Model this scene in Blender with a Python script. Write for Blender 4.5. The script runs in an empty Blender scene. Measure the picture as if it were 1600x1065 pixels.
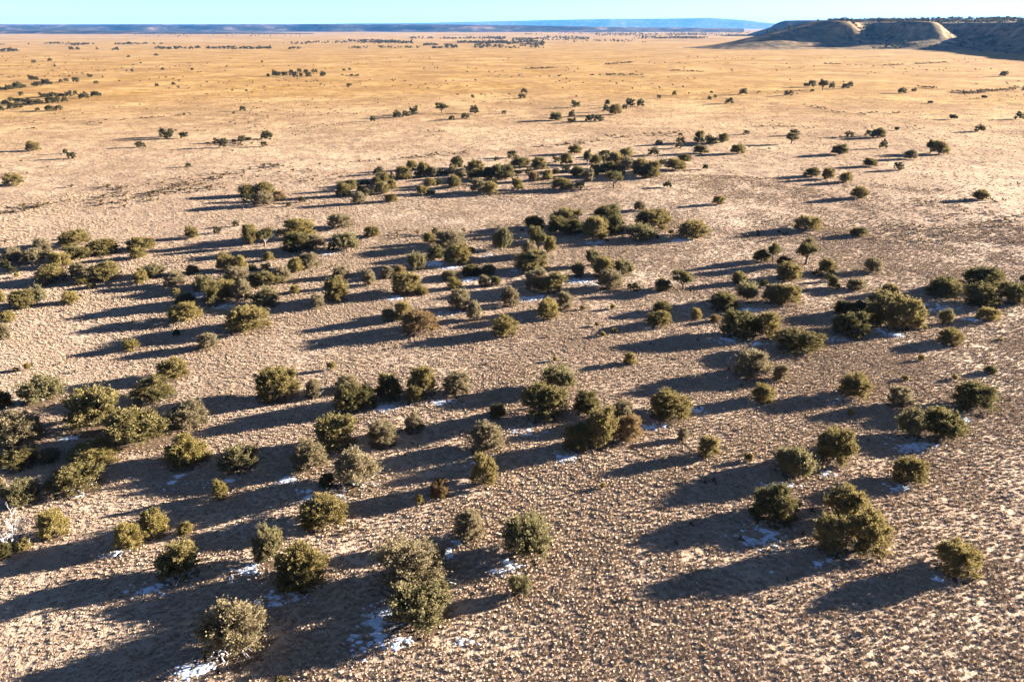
import bpy, math, random
import numpy as np
from mathutils import Vector, Matrix

R = math.radians
scene = bpy.context.scene
COL = scene.collection

# ------------------------------------------------------------------ camera
CAM_H = 40.0
cam_data = bpy.data.cameras.new('camera'); cam = bpy.data.objects.new('camera', cam_data); COL.objects.link(cam)
cam_data.sensor_width = 36.0; cam_data.lens = 27.0; cam_data.clip_start = 1.0; cam_data.clip_end = 120000.0
cam.location = (0, 0, CAM_H); cam.rotation_euler = (R(90 - 22.19), 0, 0)
scene.camera = cam

# ------------------------------------------------------------------ sky, sun, exposure
SUN_EL, SUN_AZ = 10.5, 19.0          # azimuth counted from +X towards +Y (the view direction)
world = bpy.data.worlds.new('World'); scene.world = world; world.use_nodes = True
wn = world.node_tree; wn.nodes.clear()
sky = wn.nodes.new('ShaderNodeTexSky'); sky.sky_type = 'NISHITA'; sky.sun_disc = False
sky.sun_elevation = R(SUN_EL); sky.sun_rotation = R(90 - SUN_AZ); sky.altitude = 4000; sky.air_density = 0.25; sky.dust_density = 0.0; sky.ozone_density = 0.0
bg = wn.nodes.new('ShaderNodeBackground'); bg.inputs['Strength'].default_value = 0.05
wo = wn.nodes.new('ShaderNodeOutputWorld'); wn.links.new(sky.outputs[0], bg.inputs[0]); wn.links.new(bg.outputs[0], wo.inputs[0])
sd = bpy.data.lights.new('sun', 'SUN'); sd.energy = 5.0; sd.angle = R(0.5); sd.color = (1.0, 0.905, 0.79)
sun = bpy.data.objects.new('sun', sd); COL.objects.link(sun)
sdir = Vector((math.cos(R(SUN_EL)) * math.cos(R(SUN_AZ)), math.cos(R(SUN_EL)) * math.sin(R(SUN_AZ)), math.sin(R(SUN_EL))))
sun.rotation_euler = sdir.to_track_quat('Z', 'Y').to_euler(); sun.location = (300, 90, 200)
vs = scene.view_settings
vs.view_transform = 'Standard'; vs.look = 'None'; vs.exposure = 3.0; vs.gamma = 1.0; vs.use_curve_mapping = False
scene.render.engine = 'CYCLES'
cy = scene.cycles
cy.max_bounces = 4; cy.diffuse_bounces = 1; cy.glossy_bounces = 1; cy.transmission_bounces = 2; cy.volume_bounces = 0; cy.transparent_max_bounces = 4
cy.use_denoising = True
cy.caustics_reflective = False; cy.caustics_refractive = False

# ------------------------------------------------------------------ helpers
def mesh_obj(name, verts, faces, mats, parent=None, smooth=False, midx=None):
    me = bpy.data.meshes.new(name)
    verts = np.asarray(verts, dtype=np.float32).reshape(-1, 3)
    if isinstance(faces, np.ndarray):
        k = faces.shape[1]; nf = len(faces)
        me.vertices.add(len(verts)); me.vertices.foreach_set('co', verts.ravel())
        me.loops.add(nf * k); me.loops.foreach_set('vertex_index', faces.astype(np.int32).ravel())
        me.polygons.add(nf); me.polygons.foreach_set('loop_start', np.arange(nf, dtype=np.int32) * k)
        me.polygons.foreach_set('loop_total', np.full(nf, k, dtype=np.int32))
        if smooth: me.polygons.foreach_set('use_smooth', np.ones(nf, dtype=bool))
        me.update(calc_edges=True)
    else:
        me.from_pydata([tuple(v) for v in verts], [], faces); me.update()
    for m in (mats if isinstance(mats, (list, tuple)) else [mats]): me.materials.append(m)
    o = bpy.data.objects.new(name, me); COL.objects.link(o)
    if parent: o.parent = parent
    return o

def tag(o, label=None, category=None, group=None, kind=None):
    if label: o['label'] = label
    if category: o['category'] = category
    if group: o['group'] = group
    if kind: o['kind'] = kind
    return o

def hash2(i, j, s):
    h = np.sin(i * 127.1 + j * 311.7 + s * 74.7) * 43758.5453
    return h - np.floor(h)
def vnoise(x, y, s=0):
    i = np.floor(x); j = np.floor(y); u = x - i; v = y - j
    u = u * u * (3 - 2 * u); v = v * v * (3 - 2 * v)
    return (hash2(i, j, s) * (1 - u) + hash2(i + 1, j, s) * u) * (1 - v) + (hash2(i, j + 1, s) * (1 - u) + hash2(i + 1, j + 1, s) * u) * v
def fbm(x, y, s=0, octs=3):
    t = 0; a = 0.5
    for k in range(octs): t = t + a * (vnoise(x * 2 ** k, y * 2 ** k, s + k) - 0.5); a *= 0.5
    return t
def zground(x, y):
    x = np.asarray(x, dtype=float); y = np.asarray(y, dtype=float); r = np.hypot(x, y)
    near = 0.75 * fbm(x / 46, y / 46, 1, 3) + 0.22 * fbm(x / 11, y / 11, 7, 2)
    far = np.clip((r - 700) / 2500, 0, 1) * 5.0 * fbm(x / 900, y / 900, 11, 3)
    return near * np.clip(1 - (r - 1500) / 4000, 0.3, 1) + far

# ------------------------------------------------------------------ materials
def new_mat(name, rough=0.9, spec=0.1):
    m = bpy.data.materials.new(name); m.use_nodes = True
    nt = m.node_tree; b = nt.nodes['Principled BSDF']
    b.inputs['Roughness'].default_value = rough; b.inputs['Specular IOR Level'].default_value = spec
    return m, nt, b
def node(nt, t, **kw):
    n = nt.nodes.new(t)
    for k, v in kw.items():
        if k == 'ins':
            for a, b in v.items(): n.inputs[a].default_value = b
        else: setattr(n, k, v)
    return n
def ramp(nt, fac, stops):
    n = nt.nodes.new('ShaderNodeValToRGB'); e = n.color_ramp.elements
    while len(e) < len(stops): e.new(0.5)
    for el, (p, c) in zip(e, stops): el.position = p; el.color = (*c, 1)
    nt.links.new(fac, n.inputs[0]); return n.outputs[0]
def mix(nt, fac, a, b, mode='MIX'):
    n = nt.nodes.new('ShaderNodeMix'); n.data_type = 'RGBA'; n.blend_type = mode
    for s, v in ((n.inputs[0], fac), (n.inputs[6], a), (n.inputs[7], b)):
        if hasattr(v, 'links'): nt.links.new(v, s)
        elif isinstance(v, tuple): s.default_value = (*v, 1)
        else: s.default_value = v
    return n.outputs[2]
def noise_of(nt, vec, scale, detail=3, rough=0.55):
    n = node(nt, 'ShaderNodeTexNoise', ins={'Scale': scale, 'Detail': detail, 'Roughness': rough})
    nt.links.new(vec, n.inputs['Vector']); return n.outputs['Fac']
def maprange(nt, v, a, b, c=0.0, d=1.0):
    n = node(nt, 'ShaderNodeMapRange', ins={1: a, 2: b, 3: c, 4: d}); nt.links.new(v, n.inputs[0]); return n.outputs[0]

def ground_material():
    m, nt, b = new_mat('dry_prairie', 0.95, 0.05)
    pos = node(nt, 'ShaderNodeNewGeometry').outputs['Position']
    ln = node(nt, 'ShaderNodeVectorMath', operation='LENGTH'); nt.links.new(pos, ln.inputs[0]); dist = ln.outputs['Value']
    n_big = noise_of(nt, pos, 1 / 70, 4, 0.6); n_mid = noise_of(nt, pos, 1 / 9, 4, 0.6); n_fine = noise_of(nt, pos, 1 / 0.55, 3, 0.6)
    n_huge = noise_of(nt, pos, 1 / 420, 4, 0.6)
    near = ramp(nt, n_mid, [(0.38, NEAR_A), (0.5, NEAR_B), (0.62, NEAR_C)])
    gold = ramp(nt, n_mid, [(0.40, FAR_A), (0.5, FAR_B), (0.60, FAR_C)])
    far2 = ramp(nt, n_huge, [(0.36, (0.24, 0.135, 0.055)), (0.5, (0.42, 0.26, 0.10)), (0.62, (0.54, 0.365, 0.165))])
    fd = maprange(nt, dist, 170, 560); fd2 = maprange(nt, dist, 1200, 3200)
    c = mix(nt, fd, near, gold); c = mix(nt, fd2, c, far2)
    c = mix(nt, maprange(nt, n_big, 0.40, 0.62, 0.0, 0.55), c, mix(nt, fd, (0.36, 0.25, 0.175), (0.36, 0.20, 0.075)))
    # bare rusty soil showing through in irregular strips
    n_s = noise_of(nt, pos, 1 / 26, 5, 0.7)
    c = mix(nt, maprange(nt, n_s, 0.56, 0.68, 0.0, 0.5), c, (0.22, 0.125, 0.075))
    c = mix(nt, maprange(nt, n_fine, 0.35, 0.65, 0.0, 0.45), c, mix(nt, 0.5, c, (0.52, 0.40, 0.27)))
    # darker grass bunches too far off to be single tufts
    n_b = noise_of(nt, pos, 1 / 2.6, 3, 0.7)
    c = mix(nt, maprange(nt, n_b, 0.54, 0.66, 0.0, 0.6), c, mix(nt, fd, (0.21, 0.135, 0.09), (0.25, 0.14, 0.055)))
    # broad streaks of browner and paler grass
    n_t = noise_of(nt, pos, 1 / 58, 6, 0.72)
    c = mix(nt, maprange(nt, n_t, 0.49, 0.60, 0.0, 0.62), c, mix(nt, fd, (0.29, 0.20, 0.14), (0.26, 0.14, 0.04)))
    c = mix(nt, maprange(nt, n_t, 0.47, 0.38, 0.0, 0.6), c, mix(nt, fd, (0.52, 0.39, 0.28), (0.55, 0.375, 0.15)))
    nt.links.new(c, b.inputs['Base Color'])
    h1 = noise_of(nt, pos, 1 / 0.6, 3, 0.65); h2 = noise_of(nt, pos, 1 / 4.0, 4, 0.6)
    add = node(nt, 'ShaderNodeMath', operation='MULTIPLY_ADD', ins={1: 3.2}); nt.links.new(h2, add.inputs[0]); nt.links.new(h1, add.inputs[2])
    bp = node(nt, 'ShaderNodeBump', ins={'Strength': 0.9, 'Distance': 0.16}); nt.links.new(add.outputs[0], bp.inputs['Height'])
    nt.links.new(bp.outputs[0], b.inputs['Normal'])
    return m
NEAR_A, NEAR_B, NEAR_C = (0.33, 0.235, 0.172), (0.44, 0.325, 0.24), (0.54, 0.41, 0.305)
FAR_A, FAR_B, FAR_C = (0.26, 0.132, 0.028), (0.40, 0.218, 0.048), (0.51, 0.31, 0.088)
M_GROUND = ground_material()

def grass_material():
    m, nt, b = new_mat('straw', 0.9, 0.1)
    oi = node(nt, 'ShaderNodeObjectInfo')
    c = ramp(nt, oi.outputs['Random'], [(0.0, (0.44, 0.315, 0.215)), (0.5, (0.54, 0.405, 0.285)), (1.0, (0.62, 0.485, 0.355))])
    gold = ramp(nt, oi.outputs['Random'], [(0.0, (0.30, 0.175, 0.07)), (0.5, (0.46, 0.29, 0.115)), (1.0, (0.60, 0.41, 0.19))])
    pos = node(nt, 'ShaderNodeNewGeometry').outputs['Position']
    ln = node(nt, 'ShaderNodeVectorMath', operation='LENGTH'); nt.links.new(pos, ln.inputs[0])
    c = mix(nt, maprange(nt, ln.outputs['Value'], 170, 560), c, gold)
    nt.links.new(c, b.inputs['Base Color']); return m
M_GRASS = grass_material()

def leaf_material(name, a, bcol):
    m, nt, b = new_mat(name, 0.75, 0.15)
    oi = node(nt, 'ShaderNodeObjectInfo'); pos = node(nt, 'ShaderNodeNewGeometry').outputs['Position']
    n = noise_of(nt, pos, 2.2, 2, 0.6)
    f = node(nt, 'ShaderNodeMath', operation='MULTIPLY_ADD', ins={1: 0.5}); nt.links.new(oi.outputs['Random'], f.inputs[0])
    n2 = maprange(nt, n, 0.3, 0.7, -0.1, 0.6); nt.links.new(n2, f.inputs[2])
    c = ramp(nt, f.outputs[0], [(0.0, a), (1.0, bcol)]); nt.links.new(c, b.inputs['Base Color'])
    tr = node(nt, 'ShaderNodeBsdfTranslucent'); nt.links.new(c, tr.inputs['Color'])
    mx = node(nt, 'ShaderNodeMixShader', ins={0: 0.38}); out = nt.nodes['Material Output']
    nt.links.new(b.outputs[0], mx.inputs[1]); nt.links.new(tr.outputs[0], mx.inputs[2]); nt.links.new(mx.outputs[0], out.inputs['Surface'])
    return m
LEAF = {
    'r': leaf_material('juniper_olive', (0.17, 0.134, 0.046), (0.275, 0.212, 0.082)),
    'd': leaf_material('juniper_dark', (0.108, 0.094, 0.034), (0.178, 0.146, 0.056)),
    'g': leaf_material('juniper_grey', (0.195, 0.155, 0.084), (0.285, 0.228, 0.132)),
    'y': leaf_material('juniper_yellow', (0.21, 0.166, 0.05), (0.31, 0.24, 0.088)),
    'b': leaf_material('juniper_brown', (0.185, 0.122, 0.054), (0.27, 0.182, 0.086)),
}
LEAF['s'] = leaf_material('juniper_sage', (0.15, 0.13, 0.058), (0.24, 0.20, 0.096)); LEAF['l'] = leaf_material('juniper_deep_olive', (0.135, 0.112, 0.040), (0.245, 0.195, 0.078))
for k, src in (('L', 'g'), ('o', 'd'), ('t', 'y')): LEAF[k] = LEAF[src]
M_WOODS = leaf_material('far_juniper', (0.05, 0.046, 0.018), (0.085, 0.075, 0.028))  # darker than the other junipers: a backlit look put into the base colour
M_SCRUB = leaf_material('dry_scrub', (0.085, 0.058, 0.028), (0.15, 0.105, 0.05))
def bark_material(name, a, bcol):
    m, nt, b = new_mat(name, 0.9, 0.1)
    pos = node(nt, 'ShaderNodeNewGeometry').outputs['Position']
    c = ramp(nt, noise_of(nt, pos, 6, 4), [(0.3, a), (0.7, bcol)]); nt.links.new(c, b.inputs['Base Color']); return m
M_BARK = bark_material('juniper_bark', (0.12, 0.09, 0.07), (0.24, 0.19, 0.15))
M_DEAD = bark_material('bleached_wood', (0.40, 0.36, 0.33), (0.60, 0.56, 0.53))
m, nt, b = new_mat('shade_blue_snow', 0.6, 0.3); b.inputs['Base Color'].default_value = (0.74, 0.83, 0.95, 1); M_SNOW = m  # the blue of shade is mixed into the snow's base colour
def rock_material(name, cols, scale):
    m, nt, b = new_mat(name, 0.95, 0.05)
    pos = node(nt, 'ShaderNodeNewGeometry').outputs['Position']
    c = ramp(nt, noise_of(nt, pos, scale, 5, 0.65), cols); nt.links.new(c, b.inputs['Base Color'])
    h = noise_of(nt, pos, scale * 3, 4, 0.6)
    bp = node(nt, 'ShaderNodeBump', ins={'Strength': 0.6, 'Distance': 0.25 / scale * 0.1}); nt.links.new(h, bp.inputs['Height']); nt.links.new(bp.outputs[0], b.inputs['Normal'])
    return m
M_MESA = rock_material('mesa_slope', [(0.36, (0.07, 0.062, 0.034)), (0.50, (0.20, 0.138, 0.075)), (0.64, (0.40, 0.275, 0.15))], 1 / 22)
M_FARMESA = rock_material('far_mesa', [(0.44, (0.03, 0.028, 0.02)), (0.54, (0.07, 0.052, 0.035)), (0.66, (0.22, 0.14, 0.10))], 1 / 150)
m, nt, b = new_mat('needle_litter', 0.95, 0.05)
_p = node(nt, 'ShaderNodeNewGeometry').outputs['Position']
nt.links.new(ramp(nt, noise_of(nt, _p, 3.0, 4), [(0.35, (0.10, 0.066, 0.042)), (0.65, (0.20, 0.14, 0.09))]), b.inputs['Base Color']); M_LITTER = m

# junipers, shrubs and dead trees that show largest: x, y, crown width, height (metres), kind, label
PLANTS = [
(-15.3,38.6,0.73,0.22,'t','tiny yellowish shrub on the bottom edge, below the round junipers'),
(-19.4,41.7,5.1,3.93,'L','huge straggly grey-green juniper with bare grey limbs, nearest the bottom edge'),
(-6.6,44.3,4.59,2.38,'s','wide spiky grey-olive juniper right beside the widest blue snow patch, bottom centre'),
(0.6,47.0,1.68,1.47,'s','small spiky juniper on its own beside the big olive one, bottom centre'),
(-7.5,48.4,5.69,3.49,'L','big straggly grey-green juniper behind the one at the widest snow patch, bottom centre'),
(-16.4,48.8,4.16,2.5,'r','full round olive juniper beside dark snow-flecked shade, bottom left of centre'),
(-26.4,49.6,3.2,2.88,'l','straggly many-stemmed juniper with thin grey twigs beside a bright snow streak, bottom left'),
(35.3,49.7,3.28,2.48,'r','round green juniper standing alone in bare grass, lower right corner'),
(-19.8,51.0,2.45,3.08,'s','upright spiky juniper left of the full round one, bottom left of centre'),
(-41.7,51.9,1.36,1.03,'d','small dark juniper under the bleached dead tree, left edge'),
(1.4,52.2,4.23,3.26,'s','tall spiky olive juniper with a snow strip at its foot, bottom centre'),
(29.2,52.3,3.33,3.31,'r','round brown-olive juniper, front right of the lower right trio'),
(26.4,52.5,3.03,3.11,'l','bushy lobed juniper, front left of the lower right trio'),
(-40.7,52.8,1.37,0.94,'y','small yellowish bush at the right foot of the bleached dead tree'),
(-31.9,52.9,2.29,2.46,'y','yellow-olive juniper, left one of the touching yellow-olive pair, lower left'),
(-41.7,53.0,2.91,2.63,'k','bleached silver-grey dead tree with bare branches on the left edge'),
(-3.6,54.2,2.49,2.22,'g','grey-brown round juniper above the big straggly one, bottom centre'),
(-39.2,54.6,2.5,2.31,'y','round yellow-olive juniper just right of the bleached dead tree'),
(-30.6,54.8,2.28,2.14,'y','yellow-olive juniper, right one of the touching yellow-olive pair, lower left'),
(-28.0,54.8,1.26,1.08,'y','small yellowish juniper right of the touching yellow-olive pair, lower left'),
(-16.5,56.5,4.02,2.09,'r','full dark-olive round juniper, frontmost of the loose stand left of centre'),
(23.1,57.0,4.05,2.61,'d','dark squat juniper whose long shadow spreads over the grass, lower right of centre'),
(29.5,57.2,3.49,2.45,'r','round dark-olive juniper at the back of the lower right trio'),
(-8.4,58.9,0.83,1.06,'t','tiny yellow shrub just left of the small brown cone, lower centre'),
(-44.7,59.8,3.23,1.94,'s','spiky olive juniper below the big stand on the left edge'),
(-6.7,60.2,1.7,1.81,'b','small brownish upright juniper alone below the round pair, lower centre'),
(-26.9,60.3,1.4,1.75,'y','small yellowish egg-shaped juniper alone beside blue snow, lower left'),
(8.5,61.4,0.6,0.55,'t','tiny tan shrub alone in open grass, lower centre'),
(-48.1,61.7,0.9,1.23,'g','grey-green juniper barely showing at the left edge, above the spiky olive one'),
(-40.9,61.9,4.68,2.13,'l','lobed bushy juniper, sixth from left in the big left-edge stand'),
(-17.5,62.2,1.51,1.2,'d','dark green juniper, third from left in the loose stand left of centre'),
(-2.6,62.4,2.5,2.81,'r','tall egg-shaped olive juniper, front one of two in line, centre below middle'),
(-14.7,62.5,4.55,3.86,'L','big lobed juniper with a yellowish top and snow behind, left of centre'),
(37.8,62.9,3.13,2.22,'r','round dark-olive juniper alone near the right edge, long shadow'),
(27.3,64.1,3.88,2.75,'s','spiky upright juniper, left one of the pair right of centre, below middle'),
(-19.9,65.3,3.46,2.8,'g','grey-green juniper, leftmost in the loose stand left of centre'),
(-27.0,65.7,3.79,2.18,'s','spiky low juniper with blue snow behind it, left of centre below middle'),
(-48.8,66.1,3.5,1.64,'l','lobed bushy juniper, second from left in the big left-edge stand'),
(23.5,66.2,0.88,0.81,'t','tiny yellow shrub at the rim of a large shadow, right of centre'),
(32.2,66.7,3.76,3.14,'r','round olive juniper, right one of the pair right of centre, below middle'),
(-32.5,66.7,4.16,2.54,'y','yellow-olive juniper, twelfth from left in the big left-edge stand'),
(-46.5,66.9,2.09,1.23,'g','grey-green juniper, fourth from left in the big left-edge stand'),
(-42.0,67.1,4.82,1.5,'y','yellow-olive juniper, seventh from left in the big left-edge stand'),
(19.8,67.3,2.1,2.13,'r','small upright olive juniper alone in pale grass, right of centre below middle'),
(-45.2,68.4,1.8,1.53,'k','bleached bare dead snag of thin white twigs amid the left-edge stand'),
(-2.7,68.8,3.61,2.69,'g','grey-green dome juniper, rear one of two in line, centre below middle'),
(6.6,68.9,2.96,2.5,'d','dark green juniper, third from left in the dense green clump at centre, below middle'),
(9.2,69.6,3.31,3.96,'r','round olive juniper, fifth from left in the dense green clump at centre, below middle'),
(-18.3,69.9,4.32,2.98,'l','lobed bushy juniper, fourth from left in the loose stand left of centre'),
(-13.5,70.0,2.99,2.45,'g','grey-green juniper, ninth from left in the loose stand left of centre'),
(-51.5,70.5,4.86,3.09,'g','grey-green juniper, leftmost in the big left-edge stand'),
(17.9,70.7,1.18,1.19,'g','small pale grey-green bush right of the brownish juniper clump, centre'),
(12.2,70.7,2.68,2.66,'b','brownish juniper, seventh from left in the dense green clump at centre, below middle'),
(-38.7,70.9,6.05,3.41,'l','lobed bushy juniper, ninth from left in the big left-edge stand'),
(45.8,71.5,4.74,2.71,'l','lobed bushy juniper, third from left of four near right edge beside snow'),
(42.2,72.0,2.73,2.96,'s','spiky upright juniper, second from left of four near right edge beside snow'),
(-10.5,72.6,2.06,1.89,'g','small pale grey-green juniper alone below the dark row, left of centre'),
(-45.3,74.1,5.58,4.08,'l','lobed bushy juniper, eighth from left in the big left-edge stand'),
(-35.5,74.4,4.29,2.27,'g','grey-green juniper, thirteenth from left in the big left-edge stand'),
(12.0,74.5,2.45,2.45,'g','grey-green juniper, sixth from left in the dense green clump at centre, below middle'),
(-1.6,75.8,1.95,1.37,'d','small dark low juniper lying in a long shadow, centre'),
(37.7,76.1,0.71,0.78,'t','tiny bush inside a dark shadow, right side below middle'),
(3.8,76.2,4.99,3.52,'l','lobed bushy juniper, leftmost in the dense green clump at centre, below middle'),
(17.6,76.2,4.64,2.38,'r','dome-shaped dark-olive juniper right of the dense centre clump'),
(8.4,76.8,2.87,2.33,'d','dark green juniper, fourth from left in the dense green clump at centre, below middle'),
(-18.5,77.4,3.07,2.93,'d','dark green juniper, sixth from left in the loose stand left of centre'),
(-16.8,78.3,2.74,2.42,'d','dark green juniper, eighth from left in the loose stand left of centre'),
(52.6,78.3,4.66,2.76,'d','dark green juniper, fourth from left of four near right edge beside snow'),
(-58.2,78.4,2.19,2.0,'d','dark juniper cut by the left edge, beside a spiky one'),
(44.3,78.6,2.75,2.28,'g','grey-green juniper, leftmost of four near right edge beside snow'),
(-11.4,79.3,2.03,2.07,'l','lobed bushy juniper, eleventh from left in the loose stand left of centre'),
(29.0,79.8,2.6,1.89,'r','round olive juniper at the end of two long shadows, right of centre'),
(-54.4,79.9,4.83,2.69,'s','spiky upright juniper, third from left in the big left-edge stand'),
(-14.3,80.4,2.98,2.85,'d','dark green juniper, tenth from left in the loose stand left of centre'),
(-41.7,80.6,4.67,2.24,'l','lobed bushy juniper, tenth from left in the big left-edge stand'),
(-23.2,80.8,1.78,2.07,'g','small grey-green juniper right of the large round olive one, mid left'),
(-27.4,80.9,4.78,3.37,'r','large round olive juniper at the left end of the dark row, mid left'),
(-10.5,81.3,3.2,3.35,'r','round olive juniper, twelfth from left in the loose stand left of centre'),
(40.2,81.3,3.48,2.53,'r','round olive juniper alone on open grass, right side below middle'),
(-6.5,81.7,3.12,2.44,'g','round grey-green juniper at the right end of the dark row, centre left'),
(-19.7,82.8,2.68,1.6,'g','grey-green juniper, fifth from left in the loose stand left of centre'),
(5.5,82.8,4.01,2.59,'s','spiky upright juniper, second from left in the dense green clump at centre, below middle'),
(48.2,85.4,0.88,0.62,'t','tiny dark shrub with a thin shadow, right side at middle height'),
(32.9,85.5,1.96,1.94,'g','small grey-green juniper touching the drab round one, right of centre'),
(54.3,85.6,0.88,0.62,'t','tiny dark shrub left of a slightly bigger one, right edge middle'),
(-41.9,86.4,3.67,2.21,'r','round olive juniper, eleventh from left in the big left-edge stand'),
(29.7,86.9,4.58,3.14,'g','grey-green juniper, sixth from left in the dark stand right of centre, middle height'),
(59.9,87.6,1.5,0.88,'d','small dark shrub-like juniper with a streak of shadow, right edge middle'),
(-62.2,87.9,0.8,0.55,'t','tiny shrub, the left one of two near left edge'),
(-61.1,88.4,0.91,0.87,'t','tiny shrub, the right one of two near left edge'),
(-22.8,88.5,1.01,1.05,'t','tiny olive shrub with a thin shadow, alone left of centre'),
(15.1,90.2,1.64,1.41,'y','small yellow-olive juniper with a thin long shadow, centre right'),
(5.5,90.9,0.72,0.56,'t','tiny tan shrub alone behind the tall dense green clump, centre'),
(53.0,91.2,0.83,0.79,'t','tiny yellowish shrub on bare grass below the lone round juniper, right'),
(-51.1,95.2,2.22,1.31,'y','small yellow-olive juniper with a long thin shadow, left side middle'),
(38.7,95.2,6.23,2.53,'l','lobed bushy juniper, eighth from left in the dark stand right of centre, middle height'),
(-41.0,95.6,2.95,1.98,'g','pale grey-green dome juniper in front of the large dark-olive dome, left'),
(60.1,97.5,3.27,1.91,'r','round dark juniper alone in front of the dark right-edge stand'),
(67.7,98.5,0.92,0.37,'t','tiny dark shrub near right edge, beyond the lone round juniper'),
(-70.2,98.5,1.65,2.56,'g','grey-green juniper, leftmost in the small group at left edge, middle height'),
(12.8,99.6,0.83,0.67,'t','tiny shrub, left one of two inside a shadow streak, centre'),
(31.7,100.2,4.83,3.37,'d','dark green juniper, third from left in the dark stand right of centre, middle height'),
(47.5,100.2,5.02,3.19,'d','dark green juniper, second from left in the large dark stand by the right edge'),
(-1.1,100.3,3.72,2.42,'r','round olive juniper alone with a long pointed shadow, centre'),
(35.3,100.3,4.28,3.17,'r','round olive juniper, seventh from left in the dark stand right of centre, middle height'),
(14.5,100.9,1.03,0.65,'t','tiny dark shrub, right one of two inside a shadow streak, centre'),
(-13.1,101.7,5.46,2.76,'b','brownish juniper, third from left in the trio beside a wide brownish dome, centre left'),
(-37.8,102.6,6.07,3.27,'r','round olive juniper, eleventh from left in the long dense stand left of centre, middle height'),
(12.2,103.4,0.76,0.61,'t','tiny shrub just above two others in a shadow streak, centre'),
(56.2,103.4,5.73,4.24,'r','round olive juniper, eighth from left in the large dark stand by the right edge'),
(52.2,103.9,2.88,3.31,'d','dark green juniper, fifth from left in the large dark stand by the right edge'),
(21.3,104.2,3.46,1.95,'r','round olive juniper, left one of the dark touching pair, centre right'),
(63.3,105.0,1.93,2.25,'s','small spiky grey juniper between the two dark stands, right'),
(29.9,105.7,1.56,1.03,'b','brownish juniper, leftmost in the dark stand right of centre, middle height'),
(-18.2,106.1,1.95,1.7,'s','spiky upright juniper, leftmost in the trio beside a wide brownish dome, centre left'),
(-74.4,106.1,2.34,1.39,'y','yellow-olive juniper, second from left in the small group at left edge, middle height'),
(-48.2,106.1,4.68,2.7,'y','yellow-olive juniper, second from left in the long dense stand left of centre, middle height'),
(-5.6,106.2,2.15,2.72,'g','grey-green juniper, fifteenth from left in the scattered stand at centre left, middle height'),
(-16.1,106.3,2.54,2.66,'y','yellow-olive juniper, second from left in the trio beside a wide brownish dome, centre left'),
(27.3,106.8,1.57,1.57,'y','small yellowish juniper right of the dark touching pair, centre right'),
(70.6,106.9,3.24,1.7,'y','yellow-olive juniper, twelfth from left in the large dark stand by the right edge'),
(5.3,107.2,3.25,2.68,'y','yellow-olive juniper, sixth from left in the tall dense belt at centre, above middle'),
(50.0,108.9,3.0,1.95,'d','dark green juniper, leftmost in the large dark stand by the right edge'),
(22.8,109.5,3.01,1.6,'d','dark green juniper, right one of the dark touching pair, centre right'),
(52.6,109.9,2.41,1.62,'d','dark green juniper, fourth from left in the large dark stand by the right edge'),
(55.7,110.0,4.83,3.03,'l','lobed bushy juniper, sixth from left in the large dark stand by the right edge'),
(10.8,110.4,0.81,0.64,'t','tiny shrub right of the yellow-olive round juniper, centre'),
(8.1,110.7,2.63,2.65,'g','grey-green juniper, tenth from left in the tall dense belt at centre, above middle'),
(15.5,110.8,0.91,0.74,'t','tiny tan shrub with a short shadow streak, centre'),
(-8.0,110.9,3.45,2.86,'g','grey-green juniper, twelfth from left in the scattered stand at centre left, middle height'),
(32.3,111.0,4.06,2.47,'d','dark green juniper, second from left in the dark stand right of centre, middle height'),
(-29.9,111.6,2.14,1.99,'g','grey-green juniper, leftmost of the loose trio right of the big left stand'),
(-75.4,111.7,4.08,2.67,'l','lobed bushy juniper, third from left in the small group at left edge, middle height'),
(-0.3,112.6,2.88,2.77,'g','upright grey-green juniper left of the tall dense centre clump'),
(-38.2,113.2,4.54,2.58,'s','spiky upright juniper, thirteenth from left in the long dense stand left of centre, middle height'),
(-46.4,113.3,3.93,3.44,'l','lobed bushy juniper, fifth from left in the long dense stand left of centre, middle height'),
(73.3,113.5,5.18,3.02,'d','dark green juniper, tenth from left in the large dark stand by the right edge'),
(42.8,113.5,4.35,2.95,'r','round olive juniper, right one of the pair behind the dark stand right of centre'),
(-51.1,113.7,3.11,1.35,'d','dark green juniper, third from left in the long dense stand left of centre, middle height'),
(-74.4,114.0,2.29,2.72,'s','spiky upright juniper, fourth from left in the small group at left edge, middle height'),
(-80.0,114.0,1.04,1.98,'y','yellow-olive juniper cut by the left edge, middle height'),
(-69.4,114.1,2.5,1.81,'y','small yellow-olive juniper alone in grass, left side middle'),
(40.7,114.2,2.71,2.74,'g','grey-green juniper, left one of the pair behind the dark stand right of centre'),
(78.2,114.4,3.96,3.09,'d','dark green juniper, fourteenth from left in the large dark stand by the right edge'),
(80.7,114.6,2.3,3.07,'r','round olive juniper, fifteenth from left in the large dark stand by the right edge'),
(37.2,115.0,3.35,2.78,'s','spiky upright juniper, fifth from left in the dark stand right of centre, middle height'),
(-42.6,115.0,3.14,3.15,'g','grey-green juniper, tenth from left in the long dense stand left of centre, middle height'),
(-27.8,115.2,3.99,3.47,'r','round olive juniper, second from left of the loose trio right of the big left stand'),
(-45.3,116.2,3.17,2.96,'r','round olive juniper, seventh from left in the long dense stand left of centre, middle height'),
(69.6,117.3,5.12,3.01,'d','dark green juniper, ninth from left in the large dark stand by the right edge'),
(-54.1,117.6,1.17,1.22,'t','tiny shrub, leftmost in the long dense stand left of centre, middle height'),
(-14.4,117.8,1.71,1.13,'y','yellow-olive juniper, fifth from left in the scattered stand at centre left, middle height'),
(61.3,118.3,2.58,1.74,'r','round olive juniper, seventh from left in the large dark stand by the right edge'),
(-35.2,118.4,1.61,1.39,'y','small yellow juniper between the big left stand and a round one'),
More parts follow.
